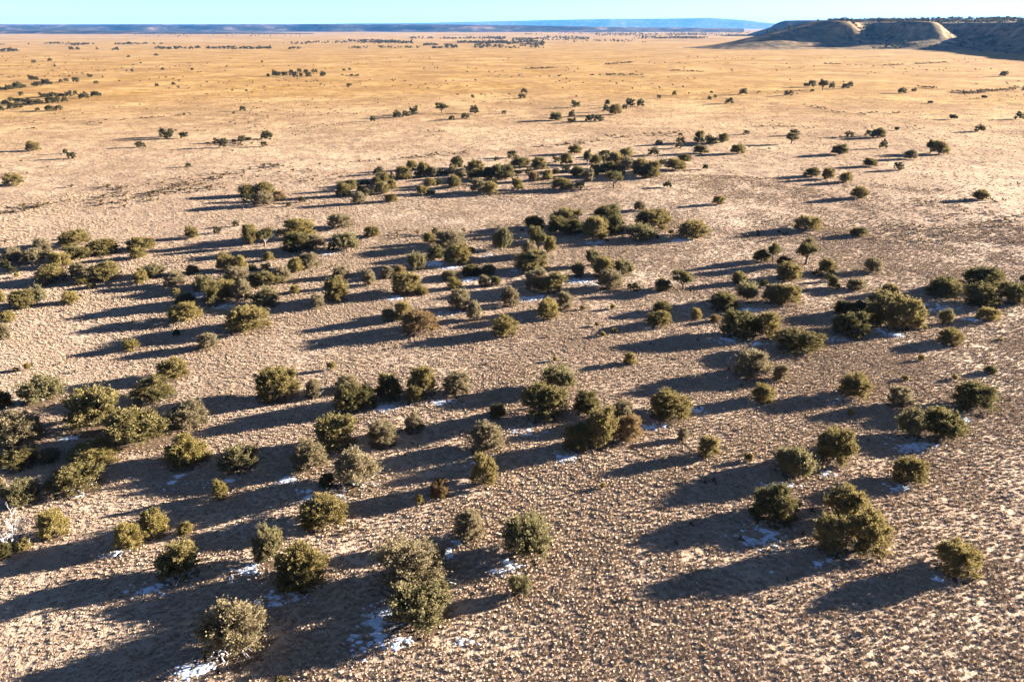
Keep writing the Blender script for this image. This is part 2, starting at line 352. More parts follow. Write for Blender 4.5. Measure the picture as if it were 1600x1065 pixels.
(-17.1,118.7,4.74,3.12,'r','round olive juniper, third from left in the scattered stand at centre left, middle height'),
(6.0,119.7,5.42,2.82,'l','lobed bushy juniper, seventh from left in the tall dense belt at centre, above middle'),
(24.8,120.1,2.83,1.7,'d','dark green juniper, left one of the dark and open pair, right of centre'),
(28.2,120.3,3.48,3.13,'o','bare-trunked juniper, right one of the dark and open pair, right of centre'),
(-50.8,120.3,3.48,2.34,'s','spiky upright juniper, fourth from left in the long dense stand left of centre, middle height'),
(-9.4,120.7,2.4,1.76,'y','yellow-olive juniper, tenth from left in the scattered stand at centre left, middle height'),
(56.8,120.8,3.06,1.71,'g','grey-green juniper, third from left in the large dark stand by the right edge'),
(3.9,120.9,3.94,3.18,'g','grey-green juniper, fourth from left in the tall dense belt at centre, above middle'),
(16.3,121.0,4.16,2.92,'g','grey-green juniper, fourth from left in the brushy pale clump right of centre clump'),
(-69.7,121.3,1.32,0.78,'t','tiny shrub, tenth from left in the crowded left grove above middle'),
(53.4,121.5,1.76,2.0,'d','small dark juniper left of a pale grey bush, right side'),
(78.4,122.3,6.41,3.25,'d','dark green juniper, eleventh from left in the large dark stand by the right edge'),
(-4.6,122.3,1.99,1.73,'g','grey-green juniper, sixteenth from left in the scattered stand at centre left, middle height'),
(-2.7,122.6,1.77,1.53,'d','dark green juniper, eighteenth from left in the scattered stand at centre left, middle height'),
(-41.3,122.7,5.76,2.53,'l','lobed bushy juniper, twelfth from left in the long dense stand left of centre, middle height'),
(-23.9,122.7,2.22,2.41,'g','grey-green upright juniper alone between two stands, centre left'),
(-56.6,123.0,3.56,2.28,'g','grey-green juniper, third from left in the short row left of the long dense stand'),
(38.2,123.5,2.45,1.93,'r','round olive juniper, fourth from left in the dark stand right of centre, middle height'),
(-72.5,123.7,2.46,1.49,'y','yellow-olive juniper, ninth from left in the crowded left grove above middle'),
(-46.5,124.0,4.48,2.64,'g','grey-green juniper, eighth from left in the long dense stand left of centre, middle height'),
(-62.8,124.1,2.46,2.08,'y','yellow-olive juniper, leftmost in the short row left of the long dense stand'),
(-38.9,124.7,2.92,2.48,'g','grey-green juniper, fourteenth from left in the long dense stand left of centre, middle height'),
(82.4,124.8,2.25,1.9,'d','dark green juniper, thirteenth from left in the large dark stand by the right edge'),
(-78.2,124.8,4.95,2.78,'r','round olive juniper, fourth from left in the crowded left grove above middle'),
(-10.6,125.8,2.95,1.53,'g','grey-green juniper, ninth from left in the scattered stand at centre left, middle height'),
(47.6,126.2,4.32,2.59,'r','round olive juniper, fourth from left in the group around two trunked trees, right of centre'),
(-70.0,126.3,5.23,2.89,'r','round olive juniper, twelfth from left in the crowded left grove above middle'),
(-21.4,126.8,2.51,1.85,'g','grey-green juniper, leftmost in the scattered stand at centre left, middle height'),
(-85.6,127.0,0.91,0.87,'t','tiny yellow shrub below another, beside the left-edge grove'),
(-29.7,127.3,2.98,1.8,'g','grey-green juniper, third from left of the loose trio right of the big left stand'),
(11.5,127.6,2.29,2.37,'s','spiky upright juniper, leftmost in the brushy pale clump right of centre clump'),
(-19.4,127.8,2.07,1.92,'b','brownish juniper, second from left in the scattered stand at centre left, middle height'),
(-62.8,128.0,4.37,1.92,'s','spiky upright juniper, second from left in the short row left of the long dense stand'),
(-75.3,128.0,3.22,2.19,'g','grey-green juniper, eighth from left in the crowded left grove above middle'),
(15.9,128.1,3.92,3.14,'r','round olive juniper, third from left in the brushy pale clump right of centre clump'),
(-7.0,128.7,3.7,1.58,'d','dark green juniper, fourteenth from left in the scattered stand at centre left, middle height'),
(19.6,128.7,3.47,2.49,'s','spiky upright juniper, fifth from left in the brushy pale clump right of centre clump'),
(-4.3,128.8,2.78,1.6,'s','spiky upright juniper, seventeenth from left in the scattered stand at centre left, middle height'),
(-56.2,129.7,2.21,1.46,'d','dark green juniper, fourth from left in the short row left of the long dense stand'),
(55.4,129.9,3.03,2.35,'r','round olive juniper, sixth from left in the group around two trunked trees, right of centre'),
(-38.2,130.3,2.81,2.49,'y','yellow-olive juniper, fifteenth from left in the long dense stand left of centre, middle height'),
(63.9,130.7,3.17,2.48,'g','round grey-olive juniper alone above the dark right stand'),
(3.4,131.1,6.11,3.43,'l','lobed bushy juniper, third from left in the tall dense belt at centre, above middle'),
(-17.0,131.3,3.29,3.05,'s','spiky upright juniper, fourth from left in the scattered stand at centre left, middle height'),
(-51.0,131.6,3.3,2.96,'r','round olive juniper, sixth from left in the long dense stand left of centre, middle height'),
(-48.6,131.8,2.6,2.55,'y','yellow-olive juniper, ninth from left in the long dense stand left of centre, middle height'),
(-36.4,133.0,3.81,2.79,'g','grey-green juniper, eighteenth from left in the long dense stand left of centre, middle height'),
(14.8,134.1,2.88,2.79,'s','spiky upright juniper, second from left in the brushy pale clump right of centre clump'),
(-81.9,134.2,4.08,2.47,'y','yellow-olive juniper, fifth from left in the crowded left grove above middle'),
(49.6,134.4,3.12,1.4,'d','dark green juniper, third from left in the group around two trunked trees, right of centre'),
(53.6,135.1,4.35,4.43,'o','bare-trunked juniper, fifth from left in the group around two trunked trees, right of centre'),
(-9.9,135.9,5.1,3.2,'r','round olive juniper, eleventh from left in the scattered stand at centre left, middle height'),
(-91.5,136.1,3.65,2.69,'g','grey-green juniper, leftmost in the crowded left grove above middle'),
(-87.8,136.1,3.65,2.56,'g','grey-green juniper, second from left in the crowded left grove above middle'),
(46.0,136.9,3.05,2.08,'d','dark green juniper, leftmost in the group around two trunked trees, right of centre'),
(48.2,136.9,2.69,3.51,'o','bare-trunked juniper, second from left in the group around two trunked trees, right of centre'),
(-45.1,137.5,1.96,1.7,'y','small yellow-green ball juniper above the long dense stand, left'),
(-14.2,138.8,3.46,2.18,'d','dark green juniper, seventh from left in the scattered stand at centre left, middle height'),
(-81.2,139.2,5.46,2.68,'l','lobed bushy juniper, seventh from left in the crowded left grove above middle'),
(3.2,139.3,2.98,3.02,'g','grey-green juniper, second from left in the tall dense belt at centre, above middle'),
(-70.2,139.5,2.98,1.89,'y','yellow-olive juniper, left one of the touching pair left, above the short row'),
(-88.9,141.2,3.01,2.72,'g','grey-green juniper, third from left in the crowded left grove above middle'),
(5.0,141.9,3.28,4.38,'o','bare-trunked juniper, fifth from left in the tall dense belt at centre, above middle'),
(-7.8,142.6,1.27,0.91,'t','tiny shrub, thirteenth from left in the scattered stand at centre left, middle height'),
(7.3,142.6,2.03,2.67,'r','round olive juniper, eighth from left in the tall dense belt at centre, above middle'),
(-78.5,142.7,5.07,2.27,'r','round olive juniper, eleventh from left in the crowded left grove above middle'),
(-41.7,144.7,5.14,3.18,'d','dark green juniper, sixteenth from left in the long dense stand left of centre, middle height'),
(-2.1,144.9,3.34,3.63,'s','spiky upright juniper, leftmost in the tall dense belt at centre, above middle'),
(-72.3,145.4,4.64,2.08,'r','round olive juniper, right one of the touching pair left, above the short row'),
(-32.4,145.6,4.91,2.82,'s','spiky green juniper with a brown bush at its foot, centre left'),
(-38.8,146.3,3.89,2.41,'g','grey-green juniper, nineteenth from left in the long dense stand left of centre, middle height'),
(-12.2,146.7,5.2,2.8,'g','grey-green juniper, eighth from left in the scattered stand at centre left, middle height'),
(-48.8,147.5,2.87,3.19,'o','bare-trunked juniper, right one of the pair on slim trunks, left of centre above middle'),
(-86.8,148.5,5.26,2.5,'r','round olive juniper, sixth from left in the crowded left grove above middle'),
(-16.5,149.7,2.25,1.95,'r','round olive juniper, sixth from left in the scattered stand at centre left, middle height'),
(-52.3,149.9,2.92,3.27,'r','round olive juniper, left one of the pair on slim trunks, left of centre above middle'),
(26.5,152.9,5.4,2.64,'s','spiky upright juniper, second from left in the olive group right of the dark centre belt'),
(17.0,154.3,4.9,3.7,'r','round olive juniper, thirteenth from left in the tall dense belt at centre, above middle'),
(-65.8,154.4,2.45,2.02,'r','small round juniper alone with thin shadow, left above middle'),
(-44.0,154.9,5.73,3.22,'y','yellow-olive juniper, seventeenth from left in the long dense stand left of centre, middle height'),
(37.4,154.9,5.6,2.81,'r','round dark juniper alone right of the olive pair, centre right above middle'),
(-28.9,155.1,3.01,1.95,'r','small round dark-olive juniper alone above the spiky green one, centre left'),
(71.9,155.7,3.15,1.54,'d','small dark flat juniper with a blue shadow, right above middle'),
(-48.2,156.2,1.1,1.03,'t','tiny round ball shrub above the trunked pair, left of centre'),
(33.1,156.9,1.1,0.89,'t','tiny shrub, fourth from left in the olive group right of the dark centre belt'),
(21.3,157.7,3.61,3.21,'d','dark green juniper, fifteenth from left in the tall dense belt at centre, above middle'),
(10.0,158.0,4.45,3.12,'d','dark green juniper, ninth from left in the tall dense belt at centre, above middle'),
(13.3,158.2,3.34,2.53,'d','dark green juniper, twelfth from left in the tall dense belt at centre, above middle'),
(62.8,160.6,4.94,2.58,'r','round dark-olive juniper alone above the bare-trunked trees, right'),
(30.1,162.0,6.68,3.43,'r','round olive juniper, third from left in the olive group right of the dark centre belt'),
(-37.1,162.4,4.7,2.62,'g','grey-olive brushy juniper alone above the spiky green one, centre left'),
(4.8,163.0,4.0,2.1,'d',"dark low juniper at the left end of the centre belt's rear row"),
(11.9,163.6,6.03,3.67,'l','lobed bushy juniper, eleventh from left in the tall dense belt at centre, above middle'),
(20.8,166.9,5.26,3.39,'d','dark green juniper, fourteenth from left in the tall dense belt at centre, above middle'),
(30.1,179.4,2.65,1.93,'g','grey-green juniper, leftmost in the olive group right of the dark centre belt'),
(-60.4,185.4,4.67,2.88,'g','grey-green juniper, second from left in the small pale group left of the far grove'),
(50.2,185.5,2.63,1.77,'r','small round dark juniper with a neat long shadow, alone right of centre'),
(-37.5,187.0,3.09,2.43,'g','grey-green juniper, third from left in the left end of the long far grove'),
(-30.0,189.7,2.83,1.67,'r','round olive juniper, eighth from left in the left end of the long far grove'),
(-58.3,191.1,3.0,2.04,'b','brownish juniper, fourth from left in the small pale group left of the far grove'),
(117.5,191.9,3.46,2.05,'r','small round juniper alone far right with a pointed shadow'),
(87.9,193.8,3.8,2.42,'r','small round juniper alone right, in front of a row of smaller ones'),
(-43.1,196.4,3.39,3.0,'r','round olive juniper, leftmost in the left end of the long far grove'),
(-67.7,196.7,4.31,2.32,'r','round olive juniper, leftmost in the small pale group left of the far grove'),
(-63.9,198.2,4.35,2.65,'r','round olive juniper, third from left in the small pale group left of the far grove'),
(-37.3,198.2,4.35,2.01,'g','grey-green juniper, fourth from left in the left end of the long far grove'),
(-33.7,199.4,3.28,2.64,'r','round olive juniper, seventh from left in the left end of the long far grove'),
(-23.4,199.5,2.66,1.87,'r','round olive juniper, third from left in the left middle of the long far grove'),
(-5.6,199.5,3.59,2.71,'y','yellow-olive juniper, tenth from left in the middle of the long far grove'),
(-8.8,201.9,3.79,2.89,'g','grey-green juniper, seventh from left in the middle of the long far grove'),
(-42.6,203.9,2.55,2.38,'r','round olive juniper, second from left in the left end of the long far grove'),
(1.5,204.0,2.71,2.52,'y','yellow-olive juniper, thirteenth from left in the middle of the long far grove'),
(-32.0,204.7,2.56,2.23,'y','yellow-olive juniper, ninth from left in the left end of the long far grove'),
(13.2,204.8,5.12,2.66,'r','round olive juniper, right one of the pair in front of the long far grove, centre'),
(27.4,207.2,4.53,3.68,'o','bare-trunked juniper, seventh from left in the right half of the long far grove'),
(-15.6,208.3,3.41,2.69,'r','round olive juniper, second from left in the middle of the long far grove'),
(-36.8,208.9,2.61,2.43,'d','dark green juniper, fifth from left in the left end of the long far grove'),
(-22.3,209.9,2.95,1.92,'y','yellow-olive juniper, fifth from left in the left middle of the long far grove'),
(-136.7,211.4,4.78,2.78,'r','dome-shaped olive juniper alone near left edge, far field'),
(-35.8,212.6,3.64,2.73,'r','round olive juniper, sixth from left in the left end of the long far grove'),
(93.0,215.1,3.35,2.37,'r','small round juniper, right one of a row of three, right far field'),
(6.2,216.8,2.7,2.35,'b','small brownish juniper at the front edge of the far grove'),
(21.5,216.8,2.7,3.02,'g','grey-green juniper, third from left in the right half of the long far grove'),
(10.0,218.6,2.72,2.36,'y','yellow-olive juniper, left one of the pair in front of the long far grove, centre'),
(-4.1,219.2,4.43,3.61,'d','dark green juniper, eleventh from left in the middle of the long far grove'),
(-6.8,219.4,2.39,2.9,'d','dark green juniper, ninth from left in the middle of the long far grove'),
(-30.9,220.0,4.1,2.97,'r','round olive juniper, leftmost in the left middle of the long far grove'),
(-1.7,220.0,4.1,3.48,'d','dark green juniper, twelfth from left in the middle of the long far grove'),
(-9.9,220.3,5.14,2.38,'l','lobed bushy juniper, sixth from left in the middle of the long far grove'),
(90.2,220.5,3.08,2.55,'r','small round juniper, middle one of a row of three, right far field'),
(-14.8,221.5,3.1,2.54,'g','grey-green juniper, fourth from left in the middle of the long far grove'),
(38.6,223.1,5.2,2.59,'d','dark green juniper, thirteenth from left in the right half of the long far grove'),
(-22.7,223.4,3.12,2.39,'g','grey-green juniper, sixth from left in the left middle of the long far grove'),
(-25.5,223.5,3.47,3.57,'r','round olive juniper, fourth from left in the left middle of the long far grove'),
(19.2,223.6,3.82,2.69,'d','dark green juniper, leftmost in the right half of the long far grove'),
(40.3,223.8,4.52,3.86,'r','round olive juniper, fourteenth from left in the right half of the long far grove'),
(87.1,224.6,4.01,2.01,'d','small dark juniper, left one of a row of three, right far field'),
(-17.1,225.4,3.15,2.41,'g','grey-green juniper, leftmost in the middle of the long far grove'),
(24.4,227.3,3.17,2.61,'r','round olive juniper, fourth from left in the right half of the long far grove'),
(31.2,227.5,3.88,2.56,'r','round olive juniper, ninth from left in the right half of the long far grove'),
(28.0,227.7,4.24,3.24,'d','dark green juniper, sixth from left in the right half of the long far grove'),
(37.9,227.9,4.95,3.9,'r','round olive juniper, twelfth from left in the right half of the long far grove'),
(-10.8,231.8,4.67,2.91,'r','round olive juniper, fifth from left in the middle of the long far grove'),
(-30.1,234.4,3.08,2.51,'y','yellow-olive juniper, second from left in the left middle of the long far grove'),
(35.1,235.7,4.01,3.38,'g','grey-green juniper, eleventh from left in the right half of the long far grove'),
(8.1,235.7,4.01,3.19,'r',"small olive juniper just right of the far grove's crowded middle"),
(49.6,236.2,5.48,2.92,'r','round olive juniper, left one at the right tip of the long far grove'),
(-16.9,237.8,3.68,3.06,'d','dark green juniper, third from left in the middle of the long far grove'),
(31.4,238.1,4.79,4.27,'r','round olive juniper, eighth from left in the right half of the long far grove'),
(2.4,240.5,5.58,2.97,'l','lobed bushy juniper, fourteenth from left in the middle of the long far grove'),
(-9.7,241.5,1.87,2.84,'k','small bare dead tree with grey twigs at the back of the far grove'),
(111.2,241.6,3.92,2.15,'d','small dark juniper alone above the row of three, right far field'),
(23.5,242.1,2.43,4.4,'o','bare-trunked juniper, second from left in the right half of the long far grove'),
(17.0,245.4,3.41,2.99,'r','round olive juniper, left one behind the long far grove, one before the other'),
(26.4,246.5,3.42,2.44,'d','dark green juniper, fifth from left in the right half of the long far grove'),
(55.2,250.3,4.24,2.23,'d','dark green juniper, right one at the right tip of the long far grove'),
(130.7,256.0,3.74,2.54,'g','small grey-brown juniper left of the pair with dark crown, right far field'),
(37.9,260.0,4.2,2.73,'r','round olive juniper, tenth from left in the right half of the long far grove'),
(111.1,265.3,4.89,2.84,'d','dark irregular juniper alone beyond the row of three, right far field'),
(21.5,267.9,4.32,2.6,'r','round olive juniper, right one behind the long far grove, one before the other'),
(77.3,267.9,4.32,2.61,'r',"round juniper alone right of the far grove's tip"),
(146.3,268.0,5.14,3.8,'r','round olive juniper, right one of the pair with long shadow, far right field'),
(64.8,268.7,4.54,2.36,'d',"dark round juniper behind the far grove's tip"),
(144.7,270.6,3.74,3.85,'o','bare-trunked juniper, left one of the pair with long shadow, far right field'),
(-167.7,274.5,4.21,2.92,'r','round juniper alone near left edge, far field, thin shadow'),
(103.5,291.3,4.67,3.25,'o','open leaning juniper with trunk showing, far field right of centre'),
(69.9,293.9,3.37,3.79,'r','left one of two small round junipers behind the far grove tip'),
(78.9,294.1,3.82,3.12,'r','right one of two small round junipers behind the far grove tip'),
(143.6,309.4,4.95,3.02,'d','small dark juniper at the right of a tiny row, far right field'),
(20.2,367.9,5.28,3.03,'d','dark small juniper at the left of the far scattered group, centre'),
(51.1,394.1,5.64,4.38,'r','round small juniper in the far scattered group, right of centre'),
(-35.1,400.9,5.55,4.34,'o','far umbrella-shaped juniper on a thin trunk, left of centre'),
(214.8,557.2,6.22,6.14,'o','far upright juniper on a trunk, tallest of a tiny distant row, right'),
]
# the remaining far junipers: x, y, width, height
FAR = [
(-134,306,3.7,3.0),(-66,190,2.4,1.9),(38,238,2.9,2.4),(-39,199,2.5,2.0),(-91,133,1.4,1.7),(20,120,2.0,0.9),(-39,227,3.2,1.9),(64,434,4.9,4.2),(74,290,4.6,1.9),
(-104,283,3.0,3.0),(117,235,2.8,2.3),(48,265,3.9,2.0),(47,242,3.0,2.2),(42,208,2.8,1.8),(-21,198,2.6,1.7),(87,125,1.3,1.5),(-46,131,1.6,1.3),(-48,391,4.4,3.7),
(-40,209,2.9,1.6),(31,262,3.6,2.0),(-34,216,2.4,2.2),(-128,307,3.5,2.8),(16,231,2.7,2.1),(29,248,3.1,2.1),(0,260,3.2,2.2),(-264,446,5.7,3.4),(-35,145,1.5,1.6),
(-42,143,1.5,1.6),(36,365,4.7,2.8),(-88,130,1.6,1.2),(-19,400,4.1,3.8),(-11,212,2.3,2.0),(-96,306,3.3,2.8),(18,206,2.9,1.4),(-95,307,3.5,2.6),(194,328,4.2,2.4),
(-271,448,5.4,3.4),(-47,100,1.1,1.1),(54,125,1.3,1.3),(53,128,1.6,1.0),(-44,132,1.7,1.0),(-280,455,5.5,3.3),(-21,225,2.4,1.9),(34,431,5.2,3.1),(14,249,2.9,1.9),
(42,122,1.3,1.1),(-261,453,5.4,3.1),(-55,380,4.0,3.0),(113,316,3.6,2.3),(133,281,2.6,2.7),(-145,257,2.8,2.0),(-102,297,3.2,2.3),(-27,222,2.4,1.7),(239,375,4.0,2.9),
(-259,499,5.2,3.8),(-62,158,1.7,1.3),(-137,309,2.4,3.3),(40,365,4.1,2.5),(63,294,3.4,2.0),(208,375,4.2,2.6),(-259,486,5.5,3.3),(-238,411,4.6,2.8),(-52,189,1.9,1.6),
(-281,444,4.7,3.2),(-5,212,2.0,1.8),(-134,283,3.5,1.8),(5,227,2.1,2.0),(74,297,2.9,2.3),(70,436,4.1,3.5),(-20,212,2.3,1.5),(133,311,3.3,2.2),(-260,457,4.5,3.3),
(-16,157,1.4,1.4),(48,408,3.7,3.1),(149,518,5.3,3.4),(-22,376,3.7,2.6),(-135,312,2.4,2.9),(217,584,5.2,4.3),(175,509,5.3,3.1),(2,228,2.5,1.4),(-354,613,6.4,3.8),
(60,281,2.8,1.9),(-349,570,6.8,2.9),(-264,427,4.5,2.5),(53,444,3.3,3.7),(142,314,2.9,2.2),(-51,383,3.5,2.7),(13,229,2.1,1.6),(255,526,5.5,3.0),(-275,499,4.8,3.1),
(-347,556,5.4,3.4),(-346,588,6.1,3.2),(123,453,4.8,2.5),(29,385,3.2,2.7),(235,568,5.5,3.3),(432,713,6.9,4.1),(-19,226,2.1,1.4),(1,214,2.0,1.4),(54,289,2.7,1.8),
(-265,423,3.8,2.6),(-201,716,5.8,4.5),(6,489,4.4,2.8),(59,237,1.8,1.8),(-60,164,1.3,1.2),(-286,495,4.4,2.7),(-285,499,4.5,2.7),(-111,295,2.7,1.6),(-235,414,3.4,2.5),
(-14,233,1.8,1.5),(45,242,1.9,1.6),(-279,497,4.5,2.5),(-288,492,4.0,2.7),(-90,285,2.2,1.8),(-345,640,5.2,3.5),(226,570,3.8,3.8),(-139,412,3.0,2.5),(-211,721,4.8,4.5),
(-196,721,4.3,5.0),(-258,462,3.5,2.6),(-28,370,2.8,2.1),(-64,365,2.5,2.2),(-291,466,3.5,2.5),(-167,716,5.3,3.7),(-178,709,5.2,3.6),(-54,184,1.3,1.1),(246,587,3.9,3.2),
(-188,703,4.2,4.4),(-100,240,1.9,1.2),(-101,302,2.3,1.5),(8,532,4.0,2.6),(95,320,2.4,1.6),(59,419,2.4,2.7),(-393,662,4.4,3.5),(161,331,2.1,1.9),(214,587,3.9,3.0),
(288,490,3.8,2.2),(-153,268,1.6,1.5),(28,358,2.2,2.0),(-264,413,2.2,2.6),(26,358,2.2,1.9),(-188,774,5.7,2.9),(-5,254,1.6,1.3),(-309,506,3.0,2.4),(103,510,2.7,2.5),
(-195,769,4.5,3.4),(-258,503,2.6,2.5),(-183,703,3.1,3.9),(-348,575,3.4,2.4),(-204,780,4.6,3.2),(89,486,2.9,2.0),(269,539,3.2,2.2),(-278,512,2.4,2.6),(-366,703,4.4,2.6),
(-389,662,3.4,2.9),(-4,399,2.1,1.8),(-120,593,3.5,2.3),(-254,606,3.2,2.5),(-207,721,3.2,3.5),(118,480,2.5,2.0),(237,454,3.1,1.4),(-105,297,1.8,1.0),(67,314,1.9,1.1),
(-353,558,3.3,1.9),(-350,612,3.6,2.1),(-246,414,2.5,1.4),(-320,622,3.3,2.2),(-358,650,3.9,2.0),(-24,490,2.2,2.0),(-583,995,5.1,3.4),(-260,591,2.8,2.2),
(-354,824,3.9,2.8),(-589,1041,4.9,3.4),(125,494,2.1,1.9),(347,547,2.4,1.9),(-357,640,2.8,2.2),(131,529,2.5,1.7),(-537,1236,5.8,3.5),(-214,712,2.6,2.4),
(-551,1176,5.2,3.2),(202,542,2.8,1.2),(-371,794,2.9,2.5),(-324,824,3.0,2.2),(-163,817,3.0,2.2),(-139,398,1.3,1.2),(-168,813,3.0,1.7),(-501,893,2.4,2.2),
(-163,396,1.2,0.8),(40,500,1.3,1.1),(-445,978,2.6,2.0),(-310,1012,2.7,2.1),(-388,711,1.6,1.5),(-352,697,1.4,1.5),(115,523,1.2,0.9),(-383,808,1.8,1.3),
]
# tiny scattered bushes
SCRUB = [(48,61,0.4,0.9),(-58,90,0.5,0.4),(61,91,0.6,0.4),(69,158,0.5,0.5),(47,165,0.6,0.3),(-51,172,0.9,0.6),(18,196,0.6,0.7),(-56,217,1.4,0.9),(-58,220,0.9,0.7),(-51,226,0.9,0.6),(-97,272,1.2,0.9),(89,300,1.3,0.6),(-93,303,1.4,1.1),(119,305,0.9,0.8),(128,307,1.4,1.3),(79,317,1.0,0.7),(-139,327,1.2,1.2),(-183,353,1.9,1.2),]
# thin snow left lying in the shade: x, y, half-length across, half-depth (metres), cover
SNOW = [(-9.7,43.8,1.4,2.3,1.0),(-8.2,42.0,1.0,0.5,1.0),(-21.5,39.5,1.3,0.8,1.0),(-27.7,47.7,1.0,0.7,1.0),(-32.8,52.1,0.7,0.5,0.9),(-21.2,49.9,1.0,0.8,1.0),(-17.7,46.4,1.5,0.8,0.7),(-17.9,60.5,1.8,1.3,1.0),(-0.7,50.1,1.3,0.9,0.9),(-5.0,52.5,0.4,1.1,0.8),(21.2,54.1,1.9,1.2,0.6),(25.0,50.6,0.8,0.4,0.8),(33.1,48.6,0.8,0.3,0.6),(41.8,69.4,2.3,1.2,0.7),(25.4,61.8,1.7,0.5,0.7),(30.5,64.0,0.7,0.7,0.6),(-33.0,63.4,1.7,1.1,0.9),(-27.5,63.4,1.0,1.0,1.0),(-21.6,63.1,0.9,0.9,0.8),(-14.0,77.8,1.6,0.9,1.0),(-8.1,79.1,1.5,0.6,0.6),(5.5,66.9,1.2,0.8,1.0),(1.5,72.4,1.9,1.0,0.8),(15.0,73.3,1.2,0.6,0.7),(36.4,61.6,1.4,0.5,0.6),(38.2,79.7,1.0,0.7,0.6),(49.9,75.2,1.1,0.8,0.7),(-14.0,135.4,1.9,1.6,1.0),(-11.1,132.6,1.5,1.0,1.0),(-7.1,125.4,1.4,1.1,1.0),(-19.0,115.7,1.2,0.9,0.9),(3.0,116.0,2.0,1.3,1.0),(0.6,130.2,1.2,1.2,0.9),(10.9,124.4,2.5,1.1,0.8),(14.0,123.0,0.9,0.5,1.0),(-51.0,117.9,1.5,1.9,0.9),(-44.0,112.1,2.2,1.0,0.9),(-49.3,104.3,1.1,1.0,0.6),(30.1,98.4,1.9,1.1,0.8),(33.8,97.0,1.5,0.7,0.8),(45.0,98.4,1.5,0.9,0.8),(53.5,100.1,1.5,1.0,0.8),(52.4,101.8,1.2,1.0,0.6),(16.7,150.3,2.6,1.2,0.6),(34.0,151.8,1.8,1.0,0.6),(-36.0,141.8,1.5,0.9,0.6),(-9.4,109.2,1.5,1.0,0.8),(-3.6,140.1,1.8,1.1,0.6),(36.2,110.6,1.8,1.0,0.7),(68.4,106.7,1.4,0.8,0.5),(-46.8,71.3,0.8,0.5,0.9),(20.6,53.9,1.1,1.8,0.4),(65.7,111.8,3.0,1.5,0.4),(-74.9,114.8,1.3,0.9,0.4),(-18.4,75.2,1.8,0.6,0.4),(21.0,77.5,2.2,0.8,0.3),(-2.6,66.4,1.3,0.9,0.6),(-3.2,42.2,0.7,0.4,0.4),]
# belts of far woodland: x range per metre of depth at both ends, depth range, how many
BELTS = [(-0.1982,-0.1205,2179,2783,260),(-0.1554,-0.1243,2316,2588,60),(-0.1241,-0.0504,3094,3483,90),(-0.0504,-0.0078,2930,3596,120),(-0.0661,-0.0078,2223,2529,120),(-0.0452,0.0390,1680,2418,300),(-0.1089,-0.0895,1914,2020,20),(-0.0966,-0.0857,1665,1733,10),(-0.0818,-0.0662,1680,1983,30),(0.0000,0.0389,2316,3277,150),(0.0388,0.0931,2783,3716,130),(0.0155,0.0387,5073,5582,20),(0.0542,0.1548,5316,7982,200),(0.1007,0.2014,3983,5877,260),(0.1474,0.2366,3094,3596,150),(0.2014,0.2362,4290,5582,80),(0.1937,0.2867,3983,7449,200),(0.1551,0.2172,3183,3377,40),(0.1531,0.1632,2269,2418,5),(-0.5677,-0.5350,2073,2197,50),(-0.5352,-0.5041,1983,2096,50),(-0.4822,-0.4612,2073,2223,40),(-0.4603,-0.4199,2096,2223,14),(-0.6242,-0.6008,1457,1561,16),(-0.5395,-0.5271,1561,1630,8),(-0.5084,-0.5021,1556,1606,4),(-0.4928,-0.4788,1539,1680,14),(-0.4334,-0.3882,1606,1706,36),(-0.3897,-0.3413,1630,1733,46),(-0.3414,-0.2923,1606,1706,36),(-0.2728,-0.2510,1616,1680,12),(-0.1987,-0.1753,1630,1733,10),(-0.1636,-0.1091,1655,1761,16),(-0.2487,-0.1982,2223,2418,40),(-0.2955,-0.2489,2081,2223,16),(-0.3896,-0.3740,1655,1733,8),(-0.4650,-0.2557,3716,5582,60),(-0.6224,-0.5601,1983,2057,10),(0.0622,0.1554,2366,2783,40),(0.2321,0.2940,6204,10163,60),]
# shallow drainage lines where scrub gathers
LINES = [[(-120,177),(-107,191),(-92,201),(-85,217),(-79,233),(-72,243),(-65,247)],[(-123,209),(-99,197),(-80,205)],[(-102,184),(-88,192)],[(-50,252),(-22,264),(12,286),(31,296)],[(36,315),(50,309),(72,327)],[(90,350),(112,347),(127,340)],[(297,586),(298,527),(368,579)],[(13,845),(70,887),(152,1020)],[(142,819),(188,795)],[(-121,296),(-104,290),(-92,296)],[(-208,329),(-188,365),(-158,392)],[(371,966),(397,902),(534,1002)],[(-14,280),(-5,296)],[(39,711),(82,740),(123,740)],[(-150,730),(-111,701)],[(163,443),(170,398),(205,405)]]

# ------------------------------------------------------------------ ground: one sheet out to the horizon
def build_ground():
    rr = np.concatenate([[0.0], np.geomspace(4, 32000, 360)]); na = 540
    a = np.linspace(0, 2 * np.pi, na, endpoint=False)
    RR, AA = np.meshgrid(rr, a, indexing='ij'); X = RR * np.sin(AA); Y = RR * np.cos(AA); Z = zground(X, Y)
    V = np.stack([X, Y, Z], -1).reshape(-1, 3)
    i = np.arange(len(rr) - 1)[:, None]; j = np.arange(na)[None, :]; j2 = (j + 1) % na
    F = np.stack([i * na + j, i * na + j2, (i + 1) * na + j2, (i + 1) * na + j], -1).reshape(-1, 4)[:, ::-1]
    F = F.copy()
    o = mesh_obj('ground', V, F, M_GROUND, smooth=True); tag(o, 'dry golden winter grassland stretching to the horizon', 'ground', kind='structure')
build_ground()

# ------------------------------------------------------------------ mesas
def grid_faces(nx, ny):
    i = np.arange(ny - 1)[:, None]; j = np.arange(nx - 1)[None, :]
    return np.stack([i * nx + j, i * nx + j + 1, (i + 1) * nx + j + 1, (i + 1) * nx + j], -1).reshape(-1, 4)

